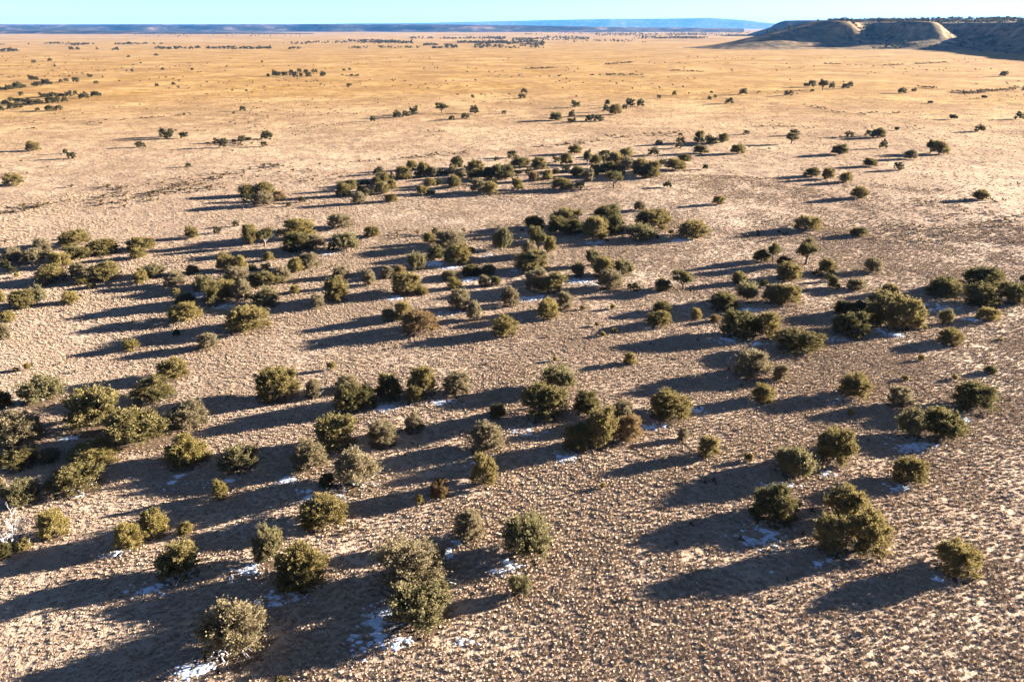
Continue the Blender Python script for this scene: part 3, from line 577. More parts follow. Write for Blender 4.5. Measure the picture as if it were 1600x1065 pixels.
RIM = [(1250, 3300), (900, 2500), (770, 2050), (672, 1800), (678, 1735), (716, 1745), (760, 1850), (815, 1905), (868, 1890), (838, 1735), (862, 1712), (893, 1735), (925, 1890), (985, 1965), (1075, 1870), (1075, 1790), (1010, 1560), (930, 1260), (885, 1050), (1000, 820), (1700, 640), (2600, 600), (2600, 3300)]
def rim_distance(X, Y):
    P = np.array(RIM, dtype=float); Q = np.roll(P, -1, 0)
    best = np.full(X.shape, 1e9); inside = np.zeros(X.shape, bool)
    for (ax, ay), (bx, by) in zip(P, Q):
        dx, dy = bx - ax, by - ay
        t = np.clip(((X - ax) * dx + (Y - ay) * dy) / (dx * dx + dy * dy), 0, 1)
        best = np.minimum(best, np.hypot(X - ax - t * dx, Y - ay - t * dy))
        c = ((ay > Y) != (by > Y)) & (X < (bx - ax) * (Y - ay) / (by - ay + 1e-9) + ax); inside ^= c
    return np.where(inside, -best, best)
def mesa_height(X, Y):
    d = rim_distance(X, Y)
    d = d + 55 * fbm(X / 110, Y / 110, 21, 4) + 16 * fbm(X / 30, Y / 30, 33, 3)
    run = 165 + 90 * fbm(X / 260, Y / 260, 5, 2)
    t = np.clip(1 - d / run, 0, 1)
    top = 51 + 9 * fbm(X / 200, Y / 200, 3, 3)
    prof = 0.22 * t ** 1.2 + 0.50 * t ** 2.6 + 0.28 * np.clip((t - 0.80) / 0.20, 0, 1) ** 0.8
    prof = np.where(d < 0, 1 + np.clip(-d, 0, 180) / 180 * 0.15, prof)
    # a low ridge trails off from the first spur
    ax, ay, bx, by = 670, 1830, 380, 1640
    t2 = np.clip(((X - ax) * (bx - ax) + (Y - ay) * (by - ay)) / ((bx - ax) ** 2 + (by - ay) ** 2), 0, 1)
    dd = np.hypot(X - ax - t2 * (bx - ax), Y - ay - t2 * (by - ay)) + 14 * fbm(X / 50, Y / 50, 61, 3)
    tail = 54 * (1 - t2) ** 1.15 * np.exp(-(dd / 92) ** 2)
    tail = np.where(tail > 0.6, tail, 0)
    return np.maximum(top * prof, tail) - 1.5
def build_mesa():
    xs = np.arange(330, 2500, 9.0); ys = np.arange(740, 3250, 9.0)
    X, Y = np.meshgrid(xs, ys); Z = mesa_height(X, Y)
    V = np.stack([X, Y, Z], -1).reshape(-1, 3); F = grid_faces(len(xs), len(ys))
    low = (V[:, 2] <= -1.49)[F].all(1); F = F[~low]
    o = mesa = mesh_obj('mesa', V, F, M_MESA, smooth=True)
    tag(o, 'grassy mesa with shaded slopes and two sunlit spurs, right skyline', 'mesa', kind='structure')
build_mesa()

def build_ridge(name, label, pts, D, run, seed, base=0.0, depth=2500.0, spur=0.35):
    """a far mesa front: pts are (bearing slope x/y, rim height in metres) from one end to the other, D the distance of its foot"""
    bs = np.array([q[0] for q in pts]); hs = np.array([q[1] for q in pts])
    nb = int((bs[-1] - bs[0]) * D / (run * 0.10)) + 2; nb = min(nb, 1400)
    b = np.linspace(bs[0], bs[-1], nb); h = np.interp(b, bs, hs)
    tt = np.concatenate([np.linspace(0, 1, 16), [1.15, 2.0, depth / run]])
    X0 = b * D
    off = run * spur * 4 * (np.abs(fbm(X0 / (run * 3.2), X0 * 0, seed, 3)) * 2 - 0.3)
    T, Bx = np.meshgrid(tt, np.arange(nb), indexing='ij')
    gully = run * 0.5 * fbm(X0[None, :] / (run * 0.7), T * 1.3, seed + 5, 3)
    Yv = D + off[None, :] + T * run + gully * np.clip(1 - np.abs(T - 0.6), 0, 1)
    Xv = b[None, :] * Yv
    s = np.clip(T, 0, 1); prof = np.where(s < 0.55, 0.45 * (s / 0.55) ** 1.3, 0.45 + 0.55 * ((s - 0.55) / 0.45) ** 0.7)
    Zv = h[None, :] * (prof + 0.05 * fbm(Xv / run, Yv / run, seed + 9, 3) * (s < 0.98)) - 3 + base
    V = np.stack([Xv, Yv, Zv], -1).reshape(-1, 3)
    o = mesh_obj(name, V, grid_faces(nb, len(tt)), M_FARMESA, smooth=True)
    return tag(o, label, 'mesa', kind='structure')
build_ridge('mesa', 'long low blue mesa front along the left half of the horizon',
    [(-0.95, 70), (-0.70, 72), (-0.62, 71), (-0.55, 70), (-0.48, 71), (-0.40, 71), (-0.30, 72), (-0.22, 71), (-0.16, 70), (-0.08, 69), (0.0, 63), (0.06, 55), (0.12, 45), (0.20, 40), (0.28, 30)], 7600, 420, 41)
build_ridge('mesa', 'faint pale blue tableland farthest away on the horizon, right of centre',
    [(-0.36, 30), (-0.30, 120), (-0.19, 165), (-0.14, 165), (-0.09, 180), (0.0, 235), (0.06, 262), (0.12, 285), (0.17, 290), (0.225, 305), (0.235, 318), (0.245, 302), (0.28, 250), (0.31, 165), (0.36, 110), (0.45, 60)], 24500, 1500, 57, depth=4000)
build_ridge('mesa', 'low purple hills before the blue mesa front at the far left',
    [(-0.75, 24), (-0.60, 27), (-0.52, 25), (-0.47, 20), (-0.40, 14), (-0.30, 9), (-0.24, 4)], 5200, 260, 71, depth=900)
build_ridge('mesa', 'dark blue knob of a mesa just behind the near mesa, right',
    [(0.285, 4), (0.30, 26), (0.312, 44), (0.318, 62), (0.326, 74), (0.345, 76), (0.38, 76), (0.50, 70)], 3900, 210, 83, depth=1200)

# ------------------------------------------------------------------ dry bunch grass (uncountable): tufts on points
def make_tuft(seed, blades=52):
    rg = np.random.RandomState(seed); V = []; F = []
    for k in range(blades):
        a = rg.uniform(0, 2 * math.pi); r0 = 0.16 * math.sqrt(rg.uniform()); lean = rg.uniform(0.25, 1.25)
        L = rg.uniform(0.14, 0.26); w = rg.uniform(0.014, 0.028)
        p0 = np.array([r0 * math.cos(a), r0 * math.sin(a), -0.02]); a2 = a + rg.normal(0, 0.5)
        d = np.array([math.sin(lean) * math.cos(a2), math.sin(lean) * math.sin(a2), math.cos(lean)])
        s = np.array([-math.sin(a2), math.cos(a2), 0]); n = len(V)
        mid = p0 + d * L * 0.6; tip = p0 + d * L + np.array([0, 0, -0.35 * L * math.sin(lean)])
        V += [p0 - s * w, p0 + s * w, mid + s * w * 1.1, mid - s * w * 1.1, tip]
        F += [(n, n + 1, n + 2, n + 3), (n + 3, n + 2, n + 4)]
    me = bpy.data.meshes.new('grass_tuft'); me.from_pydata([tuple(v) for v in V], [], F); me.materials.append(M_GRASS); me.update()
    return bpy.data.objects.new('grass_tuft', me)
def build_grass():
    tufts = bpy.data.collections.new('grass_tufts')
    for s in range(6): tufts.objects.link(make_tuft(100 + s))
    rg = np.random.RandomState(3); sp = 0.39
    gx = np.arange(-190, 190, sp); gy = np.arange(26, 235, sp * 0.87)
    X, Y = np.meshgrid(gx, gy); X[1::2] += sp / 2
    keep = (np.abs(X) < Y * 0.80 + 9) & (np.hypot(X, Y) < 235)
    X = X[keep]; Y = Y[keep]; X = X + rg.uniform(-.19, .19, X.shape); Y = Y + rg.uniform(-.19, .19, Y.shape)
    patch = fbm(X / 7, Y / 7, 50, 3) + 0.5 * fbm(X / 30, Y / 30, 60, 2)
    dens = 0.90 + 1.0 * patch - np.clip((np.hypot(X, Y) - 110) / 140, 0, 0.75)
    keep = rg.uniform(size=X.shape) < dens; X = X[keep]; Y = Y[keep]; patch = patch[keep]
    sz = (rg.uniform(0.42, 1.02, len(X)) + 0.45 * patch) * (1.0 + 0.9 * fbm(X / 40, Y / 40, 140, 2))
    # sparser, bigger bunches carry on beyond
    m = 80000; rr = np.sqrt(rg.uniform(140 ** 2, 700 ** 2, m)); aa = rg.uniform(-0.68, 0.68, m); X2 = rr * np.sin(aa); Y2 = rr * np.cos(aa)
    pk = rg.uniform(size=m) < np.clip((rr - 120) / 110, 0, 1) * np.clip((700 - rr) / 420, 0, 1) ** 1.3 * (0.75 + 1.9 * fbm(X2 / 14, Y2 / 14, 66, 3)); X2 = X2[pk]; Y2 = Y2[pk]
    X = np.concatenate([X, X2]); Y = np.concatenate([Y, Y2]); sz = np.concatenate([sz, rg.uniform(0.6, 1.3, len(X2))])
    n = len(X); V = np.stack([X, Y, zground(X, Y)], -1).astype(np.float32)
    me = bpy.data.meshes.new('dry_grass'); me.vertices.add(n); me.vertices.foreach_set('co', V.ravel())
    me.attributes.new('turn', 'FLOAT', 'POINT').data.foreach_set('value', rg.uniform(0, 6.283, n).astype(np.float32))
    me.attributes.new('size', 'FLOAT', 'POINT').data.foreach_set('value', sz.astype(np.float32))
    me.update()
    o = bpy.data.objects.new('dry_grass', me); COL.objects.link(o); me.materials.append(M_GRASS)
    g = bpy.data.node_groups.new('tufts_on_points', 'GeometryNodeTree')
    g.interface.new_socket('Geometry', in_out='INPUT', socket_type='NodeSocketGeometry'); g.interface.new_socket('Geometry', in_out='OUTPUT', socket_type='NodeSocketGeometry')
    gi = g.nodes.new('NodeGroupInput'); go = g.nodes.new('NodeGroupOutput')
    ci = g.nodes.new('GeometryNodeCollectionInfo'); ci.inputs['Collection'].default_value = tufts; ci.inputs['Separate Children'].default_value = True; ci.inputs['Reset Children'].default_value = True
    ip = g.nodes.new('GeometryNodeInstanceOnPoints'); ip.inputs['Pick Instance'].default_value = True
    at = g.nodes.new('GeometryNodeInputNamedAttribute'); at.data_type = 'FLOAT'; at.inputs['Name'].default_value = 'turn'
    az = g.nodes.new('GeometryNodeInputNamedAttribute'); az.data_type = 'FLOAT'; az.inputs['Name'].default_value = 'size'
    cx = g.nodes.new('ShaderNodeCombineXYZ'); rnd = g.nodes.new('FunctionNodeRandomValue'); rnd.data_type = 'INT'
    for s in rnd.inputs:
        if s.name == 'Min' and s.type == 'INT': s.default_value = 0
        if s.name == 'Max' and s.type == 'INT': s.default_value = 5
    L = g.links
    L.new(gi.outputs[0], ip.inputs['Points']); L.new(ci.outputs[0], ip.inputs['Instance'])
    L.new([q for q in rnd.outputs if q.type == 'INT'][0], ip.inputs['Instance Index'])
    L.new(at.outputs[0], cx.inputs[2]); L.new(cx.outputs[0], ip.inputs['Rotation']); L.new(az.outputs[0], ip.inputs['Scale'])
    L.new(ip.outputs[0], go.inputs[0])
    md = o.modifiers.new('tufts', 'NODES'); md.node_group = g
    tag(o, 'pale dry bunch grass covering the prairie between the junipers', 'grass', kind='stuff')
    print('tufts', n)
build_grass()

# ------------------------------------------------------------------ thin snow lying in the shade
def build_snow():
    rg = np.random.RandomState(8); V = []; F = []
    for (cx, cy_, hx, hy, cover) in SNOW:
        n = int(min(3200, max(12, hx * hy * 3.14 * 18.0 * cover)))
        for k in range(n):
            q = rg.normal(0, 0.55, 2); x = cx + q[0] * hx + q[1] * hy * 0.4; y = cy_ + q[1] * hy
            if fbm(np.array(x / 1.3), np.array(y / 1.3), 77, 2) < -0.12: continue
            small = rg.uniform() < 0.5
            if small: q = q * 1.35; x = cx + q[0] * hx + q[1] * hy * 0.4; y = cy_ + q[1] * hy
            r = rg.uniform(0.07, 0.22) if small else rg.uniform(0.22, 0.62) * max(0.4, 1.2 - 0.45 * np.hypot(*q)); z = float(zground(x, y)); m = 9; n0 = len(V)
            ph = rg.uniform(0, 6.28); st = rg.uniform(0.5, 1.0); dr = rg.uniform(-0.5, 0.5)
            for i in range(m):
                a = i / m * 2 * math.pi; rad = r * rg.uniform(0.55, 1.25)
                u, v = rad * math.cos(a), rad * math.sin(a) * st
                V.append((x + u * math.cos(dr) - v * math.sin(dr), y + u * math.sin(dr) + v * math.cos(dr), z - 0.01))
            V.append((x, y, z + 0.10))
            F += [(n0 + i, n0 + (i + 1) % m, n0 + m) for i in range(m)]
    o = mesh_obj('snow', V, np.array(F), M_SNOW, smooth=True)
    tag(o, 'ragged thin remnants of snow lying in the juniper shade', 'snow', kind='stuff')
build_snow()

# ------------------------------------------------------------------ junipers
def tube(V, F, pts, rad, sides=6):
    n0 = len(V); pts = [np.asarray(q, float) for q in pts]
    for i, q in enumerate(pts):
        d = pts[min(i + 1, len(pts) - 1)] - pts[max(i - 1, 0)]; d = d / (np.linalg.norm(d) + 1e-9)
        a = np.cross(d, (0.3, 0.9, 0.1)); a /= np.linalg.norm(a) + 1e-9; b = np.cross(d, a)
        for k in range(sides):
            t = 2 * math.pi * k / sides; V.append(q + rad[i] * (a * math.cos(t) + b * math.sin(t)))
    for i in range(len(pts) - 1):
        for k in range(sides):
            k2 = (k + 1) % sides; F.append((n0 + i * sides + k, n0 + i * sides + k2, n0 + (i + 1) * sides + k2, n0 + (i + 1) * sides + k))
def lobes_for(kind, rg):
    """crown outline as ellipsoids (centre, radii) in a box of width 1 and height 1"""
    L = []
    if kind in 'rydbg':
        L.append(((0, 0, 0.37), (0.42, 0.42, 0.57)))
        for k in range(9):
            a = k / 9 * 6.283 + rg.uniform(-.3, .3); e = (0.10, 0.55, 0.30, 0.72, 0.16, 0.48, 0.82, 0.24, 0.62)[k] + rg.uniform(-.06, .06); rr = 0.31 * math.sqrt(max(0.05, 1 - (max(0, e - 0.30) / 0.66) ** 2)); s = rg.uniform(0.12, 0.20)
            L.append(((rr * math.cos(a), rr * math.sin(a), max(e, s * 0.9)), (s, s, s * rg.uniform(1.0, 1.35))))
    elif kind == 't':
        for k in range(5):
            a = rg.uniform(0, 6.283); L.append(((0.2 * math.cos(a), 0.2 * math.sin(a), 0.4), (0.26, 0.26, rg.uniform(0.35, 0.5))))
    elif kind in 'lL':
        n = 8 if kind == 'l' else 11
        for k in range(n):
            a = k / n * 6.283 * 2.4 + rg.uniform(-.5, .5); rr = rg.uniform(0.08, 0.31); s = rg.uniform(0.14, 0.23); e = rg.uniform(0.22, 0.84) * (1.12 - 0.9 * rr)
            L.append(((rr * math.cos(a), rr * math.sin(a), max(e, s)), (s, s, s * rg.uniform(1.0, 1.5))))
        L.append(((0, 0, 0.26), (0.36, 0.33, 0.36)))
    elif kind == 's':
        for k in range(13):
            a = k * 2.4 + rg.uniform(-.3, .3); rr = 0.32 * math.sqrt(k / 13); hgt = rg.uniform(0.55, 1.0) * (1 - 0.75 * rr)
            s = rg.uniform(0.09, 0.15); L.append(((rr * math.cos(a), rr * math.sin(a), hgt * 0.55), (s, s, hgt * 0.45)))
    elif kind == 'o':
        for k in range(9):
            a = k * 2.4 + rg.uniform(-.4, .4); rr = rg.uniform(0.05, 0.34); s = rg.uniform(0.12, 0.2)
            L.append(((rr * math.cos(a), rr * math.sin(a), rg.uniform(0.46, 0.84) * (1.05 - 0.4 * rr)), (s, s, s * 0.9)))
    return L
def crown_arrays(kind, seed, nleaf, leaf_len=0.058, leaf_w=0.022):
    rg = np.random.RandomState(seed); L = lobes_for(kind, rg)
    area = np.array([(r[0] * r[1] + r[0] * r[2] + r[1] * r[2]) for c, r in L]); area /= area.sum()
    nc = int(min(300, max(6, nleaf // 8))) if nleaf > 300 else max(5, nleaf // 6)
    nc = nc if kind not in 'lLo' else int(nc * 0.9)
    per = max(1, int(nleaf * 0.86) // nc)
    which = rg.choice(len(L), nc, p=area)
    Cc = np.array([L[i][0] for i in which]); Rr = np.array([L[i][1] for i in which])
    d = rg.normal(size=(nc, 3)); d /= np.linalg.norm(d, axis=1)[:, None]
    flip = (d[:, 2] < -0.35); d[flip, 2] *= -1
    depth = 1 - 0.40 * rg.uniform(size=nc) ** 2.0
    depth *= 1 + 0.12 * rg.normal(size=nc) * (1 if kind in 'sLo' else 0.6)
    cen = Cc + d * Rr * depth[:, None]
    nrm = d / Rr; nrm /= np.linalg.norm(nrm, axis=1)[:, None]
    # every clump is a spray drawn out along its own growth direction
    ax = nrm * 0.8 + np.array([0, 0, 0.55 if kind != 's' else 1.3]) + rg.normal(size=(nc, 3)) * 0.30; ax /= np.linalg.norm(ax, axis=1)[:, None]
    sa, sp = (0.046, 0.024) if kind != 's' else (0.078, 0.019)
    big = rg.uniform(0.7, 1.35, nc)
    idx = np.repeat(np.arange(nc), per); n = len(idx)
    P = cen[idx] + ax[idx] * (rg.normal(size=n) * sa * big[idx])[:, None] + rg.normal(size=(n, 3)) * (sp * big[idx])[:, None]
    # thin inner foliage
    m = int(nleaf * 0.22); wi = rg.choice(nc, m)
    P2 = Cc[wi] + (cen[wi] - Cc[wi]) * rg.uniform(0.25, 0.85, m)[:, None] + rg.normal(size=(m, 3)) * 0.03
    P = np.concatenate([P, P2]); idx = np.concatenate([idx, wi]); n = len(idx)
    up = np.array([0, 0, 1.0])
    grow = nrm[idx] * (0.8 if kind not in 's' else 0.55) + up * (0.55 if kind not in 's' else 1.0) + rg.normal(size=(n, 3)) * 0.50
    grow /= np.linalg.norm(grow, axis=1)[:, None]
    face = nrm[idx] * 0.6 + rg.normal(size=(n, 3)) * 0.8
    side = np.cross(grow, face); side /= np.linalg.norm(side, axis=1)[:, None] + 1e-9
    ln = leaf_len * rg.uniform(0.6, 1.35, n)[:, None]; lw = leaf_w * rg.uniform(0.6, 1.3, n)[:, None]
    V = np.stack([P - grow * ln * 0.5, P + side * lw, P + grow * ln * 0.5, P - side * lw], 1)
    V[..., 2] = np.maximum(V[..., 2], 0.0)
    F = np.arange(n * 4).reshape(n, 4)
    return V.reshape(-1, 3), F, L
def trunk_arrays(L, kind, seed):
    rg = np.random.RandomState(seed); V = []; F = []
    base_r = 0.042 if kind != 'o' else 0.05
    tops = [np.array(c) for c, r in L]
    fork = np.array([rg.uniform(-.03, .03), rg.uniform(-.03, .03), 0.10 if kind != 'o' else 0.26])
    tube(V, F, [(0, 0, -0.05), fork * 0.5, fork], [base_r * 1.3, base_r, base_r * 0.85], 7)
    for t in tops:
        mid = fork * 0.5 + t * 0.5 + rg.normal(0, 0.035, 3)
        tube(V, F, [fork - (0, 0, 0.02), mid, t, t + (t - fork) * 0.18], [base_r * 0.62, base_r * 0.42, base_r * 0.26, base_r * 0.1], 5)
    return np.array(V), np.array(F)
def twig_arrays(seed, n=16, reach=0.5, rise=0.8, fine=3):
    """bare forking branches in a box of width 1, height 1"""
    rg = np.random.RandomState(seed); V = []; F = []
    def grow(p, d, ln, r, lvl):
        q = p + d * ln * 0.5 + rg.normal(0, 0.02, 3); e = p + d * ln + rg.normal(0, 0.03, 3)
        tube(V, F, [p, q, e], [r, r * 0.75, r * 0.45], 5 if lvl == 0 else 4)
        if lvl < fine:
            for k in range(3 if lvl else 3):
                d2 = d + rg.normal(0, 0.55, 3) + np.array([0, 0, 0.12]); d2 /= np.linalg.norm(d2)
                grow(q if k == 0 else e, d2, ln * rg.uniform(0.5, 0.75), r * 0.5, lvl + 1)
    for k in range(n):
        a = k / n * 6.283 + rg.uniform(-.3, .3); t = rg.uniform(0.35, 1.2)
        d = np.array([math.sin(t) * math.cos(a), math.sin(t) * math.sin(a), math.cos(t) * rise]); d /= np.linalg.norm(d)
        grow(np.array([0.02 * math.cos(a), 0.02 * math.sin(a), -0.03]), d, reach * rg.uniform(0.6, 1.0) * 0.62, 0.026, 0)
    return np.array(V), np.array(F)

def data_mesh(name, V, F, mat):
    o = mesh_obj(name, V, F, mat); me = o.data; bpy.data.objects.remove(o); return me
CROWNS, TRUNKS = {}, {}
NVAR = {'r': 6, 'd': 6, 'g': 5, 'y': 4, 'b': 3, 'l': 5, 'L': 3, 's': 5, 'o': 4, 't': 3}
NLEAF = {'r': 17000, 'd': 17000, 'g': 15000, 'y': 15000, 'b': 13000, 'l': 18000, 'L': 22000, 's': 15000, 'o': 9000, 't': 2000}
SHARE = {}
for k in NVAR:
    CROWNS[k] = []; TRUNKS[k] = []
    for v in range(NVAR[k]):
        ll, lw = (0.042, 0.0145) if k not in 's' else (0.060, 0.012)
        if k == 'L': ll, lw = 0.036, 0.012
        if k == 't': ll, lw = 0.16, 0.05
        seed = 1000 + ord(k) * 17 + v
        V, F, L = crown_arrays(k, seed, NLEAF[k], ll, lw)
        # fit the box so that width and height come out as measured
        xy = np.percentile(np.hypot(V[:, 0], V[:, 1]), 99.0); V[:, :2] *= 0.5 / xy; zt = np.percentile(V[:, 2], 99.7); V[:, 2] /= zt
        L2 = [((c[0] * 0.5 / xy, c[1] * 0.5 / xy, c[2] / zt), r) for c, r in L]
        CROWNS[k].append(data_mesh('crown', V, F, LEAF[k])); TV, TF = trunk_arrays(L2, k, seed + 7)
        TRUNKS[k].append(data_mesh('trunk', TV, TF, M_BARK))
DEADTWIGS = []
for v in range(3):
    V, F = twig_arrays(500 + v, 7, 0.62, 0.8, 2); DEADTWIGS.append(data_mesh('dead_branches', V, F, M_DEAD))

def child(name, me, parent):
    o = bpy.data.objects.new(name, me); COL.objects.link(o); o.parent = parent; return o
rnd = random.Random(12)
def band_of(y):
    return 'junipers nearest the camera' if y < 75 else 'junipers scattered across the middle ground' if y < 150 else 'junipers of the far grassland'
for i, (x, y, w, h, k, label) in enumerate(PLANTS):
    z = float(zground(x, y)) - 0.03
    name = {'k': 'dead_tree', 't': 'shrub'}.get(k, 'juniper_tree')
    root = bpy.data.objects.new(name, None); COL.objects.link(root); root.empty_display_size = 0.5
    root.location = (x, y, z); root.rotation_euler = (0, 0, rnd.uniform(0, 6.283)); g = 1.07 if y < 140 else 1.2
    root.scale = (w * g, w * g, h * (g - 0.02)) if k != 'k' else (w * 1.1, w * 1.1, h * 1.35)
    if k == 'k':
        V, F = twig_arrays(900 + i, 9, 0.70, 1.15, 3)
        nb = 9
        V[:, :2] *= 0.5 / np.percentile(np.abs(V[:, :2]), 98); V[:, 2] /= V[:, 2].max()
        child('branches', data_mesh('branches', V, F, M_DEAD), root)
        TV = []; TF = []; tube(TV, TF, [(0, 0, -0.06), (0.01, 0.01, 0.10), (0.03, -0.01, 0.24)], [0.06, 0.045, 0.03], 7)
        child('trunk', data_mesh('trunk', np.array(TV), np.array(TF), M_DEAD), root)
        tag(root, label, 'dead tree', 'bleached dead trees'); continue
    v = rnd.randrange(NVAR[k])
    child('crown', CROWNS[k][v], root); child('trunk' if k != 't' else 'stem', TRUNKS[k][v], root)
    if k == 'L' or (k in 'gl' and y < 110 and rnd.random() < 0.35):
        d = child('dead_branches', DEADTWIGS[rnd.randrange(3)], root); d.rotation_euler = (0, 0, rnd.uniform(0, 6)); d.scale = (1.0, 1.0, 0.82)
        tag(d, 'bare grey dead branches')
    tag(root, label, 'shrub' if k == 't' else 'juniper', 'tiny shrubs in the grass' if k == 't' else band_of(y))

# ------------------------------------------------------------------ brown needle litter under the nearer crowns (uncountable)
def build_litter():
    rg = np.random.RandomState(44); V = []; F = []
    for x, y, w, h, k, label in PLANTS:
        if k in 'tk' or y > 135: continue
        m = 22; n0 = len(V)
        for ring in (0.30, 0.56):
            for i in range(m):
                a = i / m * 2 * math.pi; r = w * ring * rg.uniform(0.85, 1.15); px, py = x + r * math.cos(a), y + r * math.sin(a)
                V.append((px, py, float(zground(px, py)) + (0.05 if ring < 0.4 else -0.02)))
        V.append((x, y, float(zground(x, y)) + 0.06))
        F += [(n0 + i, n0 + (i + 1) % m, n0 + 2 * m) for i in range(m)]
        for i in range(m):
            i2 = (i + 1) % m; F += [(n0 + m + i, n0 + m + i2, n0 + i), (n0 + m + i2, n0 + i2, n0 + i)]
    o = mesh_obj('needle_litter', V, np.array(F), M_LITTER, smooth=True)
    tag(o, 'brown fallen needles and bare soil under the junipers', 'litter', kind='stuff')
build_litter()

# ------------------------------------------------------------------ the rest of the junipers: far woodland that reads as one mass
def build_woodland():
    rg = np.random.RandomState(21); VV = []; FF = []; n = 0
    protos = []
    for v in range(6):
        V, F, L = crown_arrays('r' if v else 'l', 300 + v, 900, 0.11, 0.046); protos.append((V, F))
    small = []
    for v in range(6):
        V, F, L = crown_arrays('r', 330 + v, 56, 0.36, 0.16); small.append((V, F))
    def put(x, y, z, w, h, P):
        nonlocal n
        V, F = P[rg.randint(len(P))]; a = rg.uniform(0, 6.283); c, s = math.cos(a), math.sin(a)
        q = np.empty_like(V); q[:, 0] = (V[:, 0] * c - V[:, 1] * s) * w + x; q[:, 1] = (V[:, 0] * s + V[:, 1] * c) * w + y; q[:, 2] = V[:, 2] * h + z - 0.1
        VV.append(q); FF.append(F + n); n += len(V)
    for x, y, w, h in FAR: put(x, y, float(zground(x, y)), w * 1.2, max(h * 1.12, 0.65 * w), protos)
    for b0, b1, y0, y1, k in BELTS:
        for _ in range(int(k * 1.25)):
            y = rg.uniform(y0, y1); t = rg.uniform(); b = b0 + (b1 - b0) * t; x = b * y
            if fbm(np.array(x / 45), np.array(y / 140), 91, 2) < -0.06: continue
            w = rg.uniform(3.6, 7.6) * (1.25 if y > 3000 else 1); put(x, y, float(zground(x, y)), w, w * rg.uniform(0.55, 0.85), small)
    # along the rim and down the slopes of the near mesa
    P = np.array(RIM[2:19], float)
    for a, b in zip(P[:-1], P[1:]):
        ln = np.hypot(*(b - a)); 
        for _ in range(int(ln / 3.2)):
            t = rg.uniform(); q = a + (b - a) * t; nx, ny = -(b - a)[1] / ln, (b - a)[0] / ln
            s = rg.uniform(8, 150); x, y = q + np.array([nx, ny]) * s * 1.0
            if float(rim_distance(np.array([x]), np.array([y]))[0]) > -10: x, y = q - np.array([nx, ny]) * s
            if fbm(np.array(x / 60), np.array(y / 60), 95, 2) < -0.10: continue
            w = rg.uniform(5, 9.5); put(x, y, float(mesa_height(np.array([x]), np.array([y]))[0]), w, w * rg.uniform(0.6, 0.95), small)
    for _ in range(420):
        x, y = rg.uniform(560, 1060), rg.uniform(1250, 1950); d = float(rim_distance(np.array([x]), np.array([y]))[0])
        if 0 < d < 150 and fbm(np.array(x / 60), np.array(y / 60), 97, 2) > 0.0:
            w = rg.uniform(3.5, 8); put(x, y, float(mesa_height(np.array([x]), np.array([y]))[0]), w, w * 0.75, small)
    for _ in range(900):   # crowded trees on the plateau behind the rim
        x, y = rg.uniform(900, 1700), rg.uniform(1800, 2500)
        if float(rim_distance(np.array([x]), np.array([y]))[0]) < -15:
            w = rg.uniform(6, 11); put(x, y, float(mesa_height(np.array([x]), np.array([y]))[0]), w, w * 0.8, small)
    o = mesh_obj('far_woodland', np.concatenate(VV), np.concatenate(FF), M_WOODS)
    tag(o, 'distant dark junipers in belts across the plain and along the mesa rim', 'woodland', kind='stuff')
build_woodland()

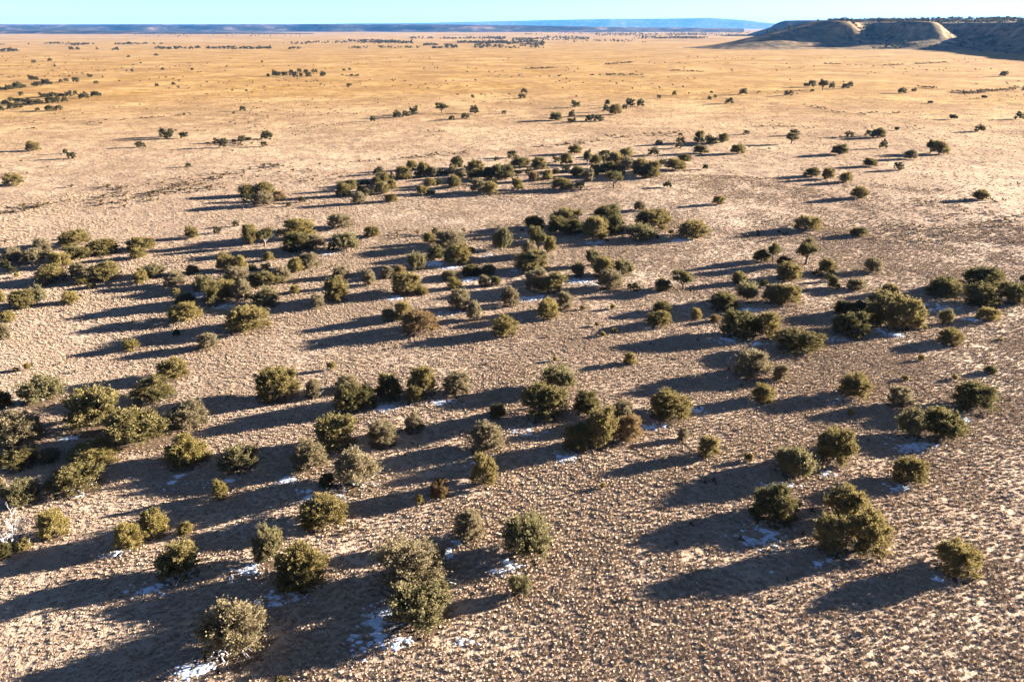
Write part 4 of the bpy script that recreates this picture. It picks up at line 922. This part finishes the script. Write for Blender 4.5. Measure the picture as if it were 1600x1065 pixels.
# ------------------------------------------------------------------ low dark scrub dotted over the far field (uncountable)
def build_scrub():
    rg = np.random.RandomState(31); VV = []; FF = []; n = 0
    V0, F0, _ = crown_arrays('t', 5, 40, 0.4, 0.17)
    pts = [(x, y, w, h) for x, y, w, h in SCRUB]
    for _ in range(5200):
        y = 150 * math.exp(rg.uniform(0, 2.1)); x = rg.uniform(-0.75, 0.75) * y
        f = float(fbm(np.array(x / 60), np.array(y / 60), 120, 3)) + 0.6 * float(fbm(np.array(x / 160), np.array(y / 20), 130, 2))
        if f < 0.07: continue
        w = rg.uniform(0.45, 1.25) * (1 + (y > 500)); pts.append((x, y, w, w * rg.uniform(0.5, 0.9)))
    for _ in range(900):
        y = rg.uniform(38, 170); x = rg.uniform(-0.75, 0.75) * y
        if float(fbm(np.array(x / 12), np.array(y / 12), 170, 2)) > 0.08:
            w = rg.uniform(0.25, 0.6); pts.append((x, y, w, w * 0.8))
    for L in LINES:
        for (ax, ay), (bx, by) in zip(L[:-1], L[1:]):
            ln = math.hypot(bx - ax, by - ay)
            for _ in range(int(ln * 0.7)):
                t = rg.uniform(); x = ax + (bx - ax) * t; y = ay + (by - ay) * t; wob = 9 * float(fbm(np.array(x / 18), np.array(y / 18), 150, 2))
                if float(fbm(np.array(x / 25), np.array(y / 25), 160, 2)) < -0.06: continue
                w = rg.uniform(0.7, 1.9) * (1 + (y > 500)); pts.append((x + wob + rg.normal() * 1.5, y + wob * 2 + rg.normal() * 2.5, w, w * rg.uniform(0.35, 0.6)))
    for x, y, w, h in pts:
        q = V0 * np.array([w, w, h]) + np.array([x, y, float(zground(x, y)) - 0.03]); VV.append(q); FF.append(F0 + n); n += len(V0)
    o = mesh_obj('low_scrub', np.concatenate(VV), np.concatenate(FF), M_SCRUB)
    tag(o, 'tiny dark brown scrub dotted over the far golden field', 'scrub', kind='stuff')
build_scrub()

# ------------------------------------------------------------------ the air: one closed box of thin haze
def build_haze():
    x, y0, y1, z0, z1 = 33500, -33500, 33500, -12, 380
    V = [(-x, y0, z0), (x, y0, z0), (x, y1, z0), (-x, y1, z0), (-x, y0, z1), (x, y0, z1), (x, y1, z1), (-x, y1, z1)]
    F = [(3, 2, 1, 0), (4, 5, 6, 7), (0, 1, 5, 4), (1, 2, 6, 5), (2, 3, 7, 6), (3, 0, 4, 7)]
    m = bpy.data.materials.new('haze'); m.use_nodes = True; nt = m.node_tree; nt.nodes.clear()
    out = nt.nodes.new('ShaderNodeOutputMaterial'); pv = nt.nodes.new('ShaderNodeVolumePrincipled')
    pv.inputs['Color'].default_value = (0.13, 0.42, 1.0, 1); pv.inputs['Density'].default_value = HAZE; pv.inputs['Anisotropy'].default_value = 0.0
    nt.links.new(pv.outputs[0], out.inputs['Volume'])
    o = mesh_obj('haze', V, F, m); tag(o, 'thin blue distance haze over the whole plain', 'haze', kind='stuff')
HAZE = 2.3e-5
build_haze()
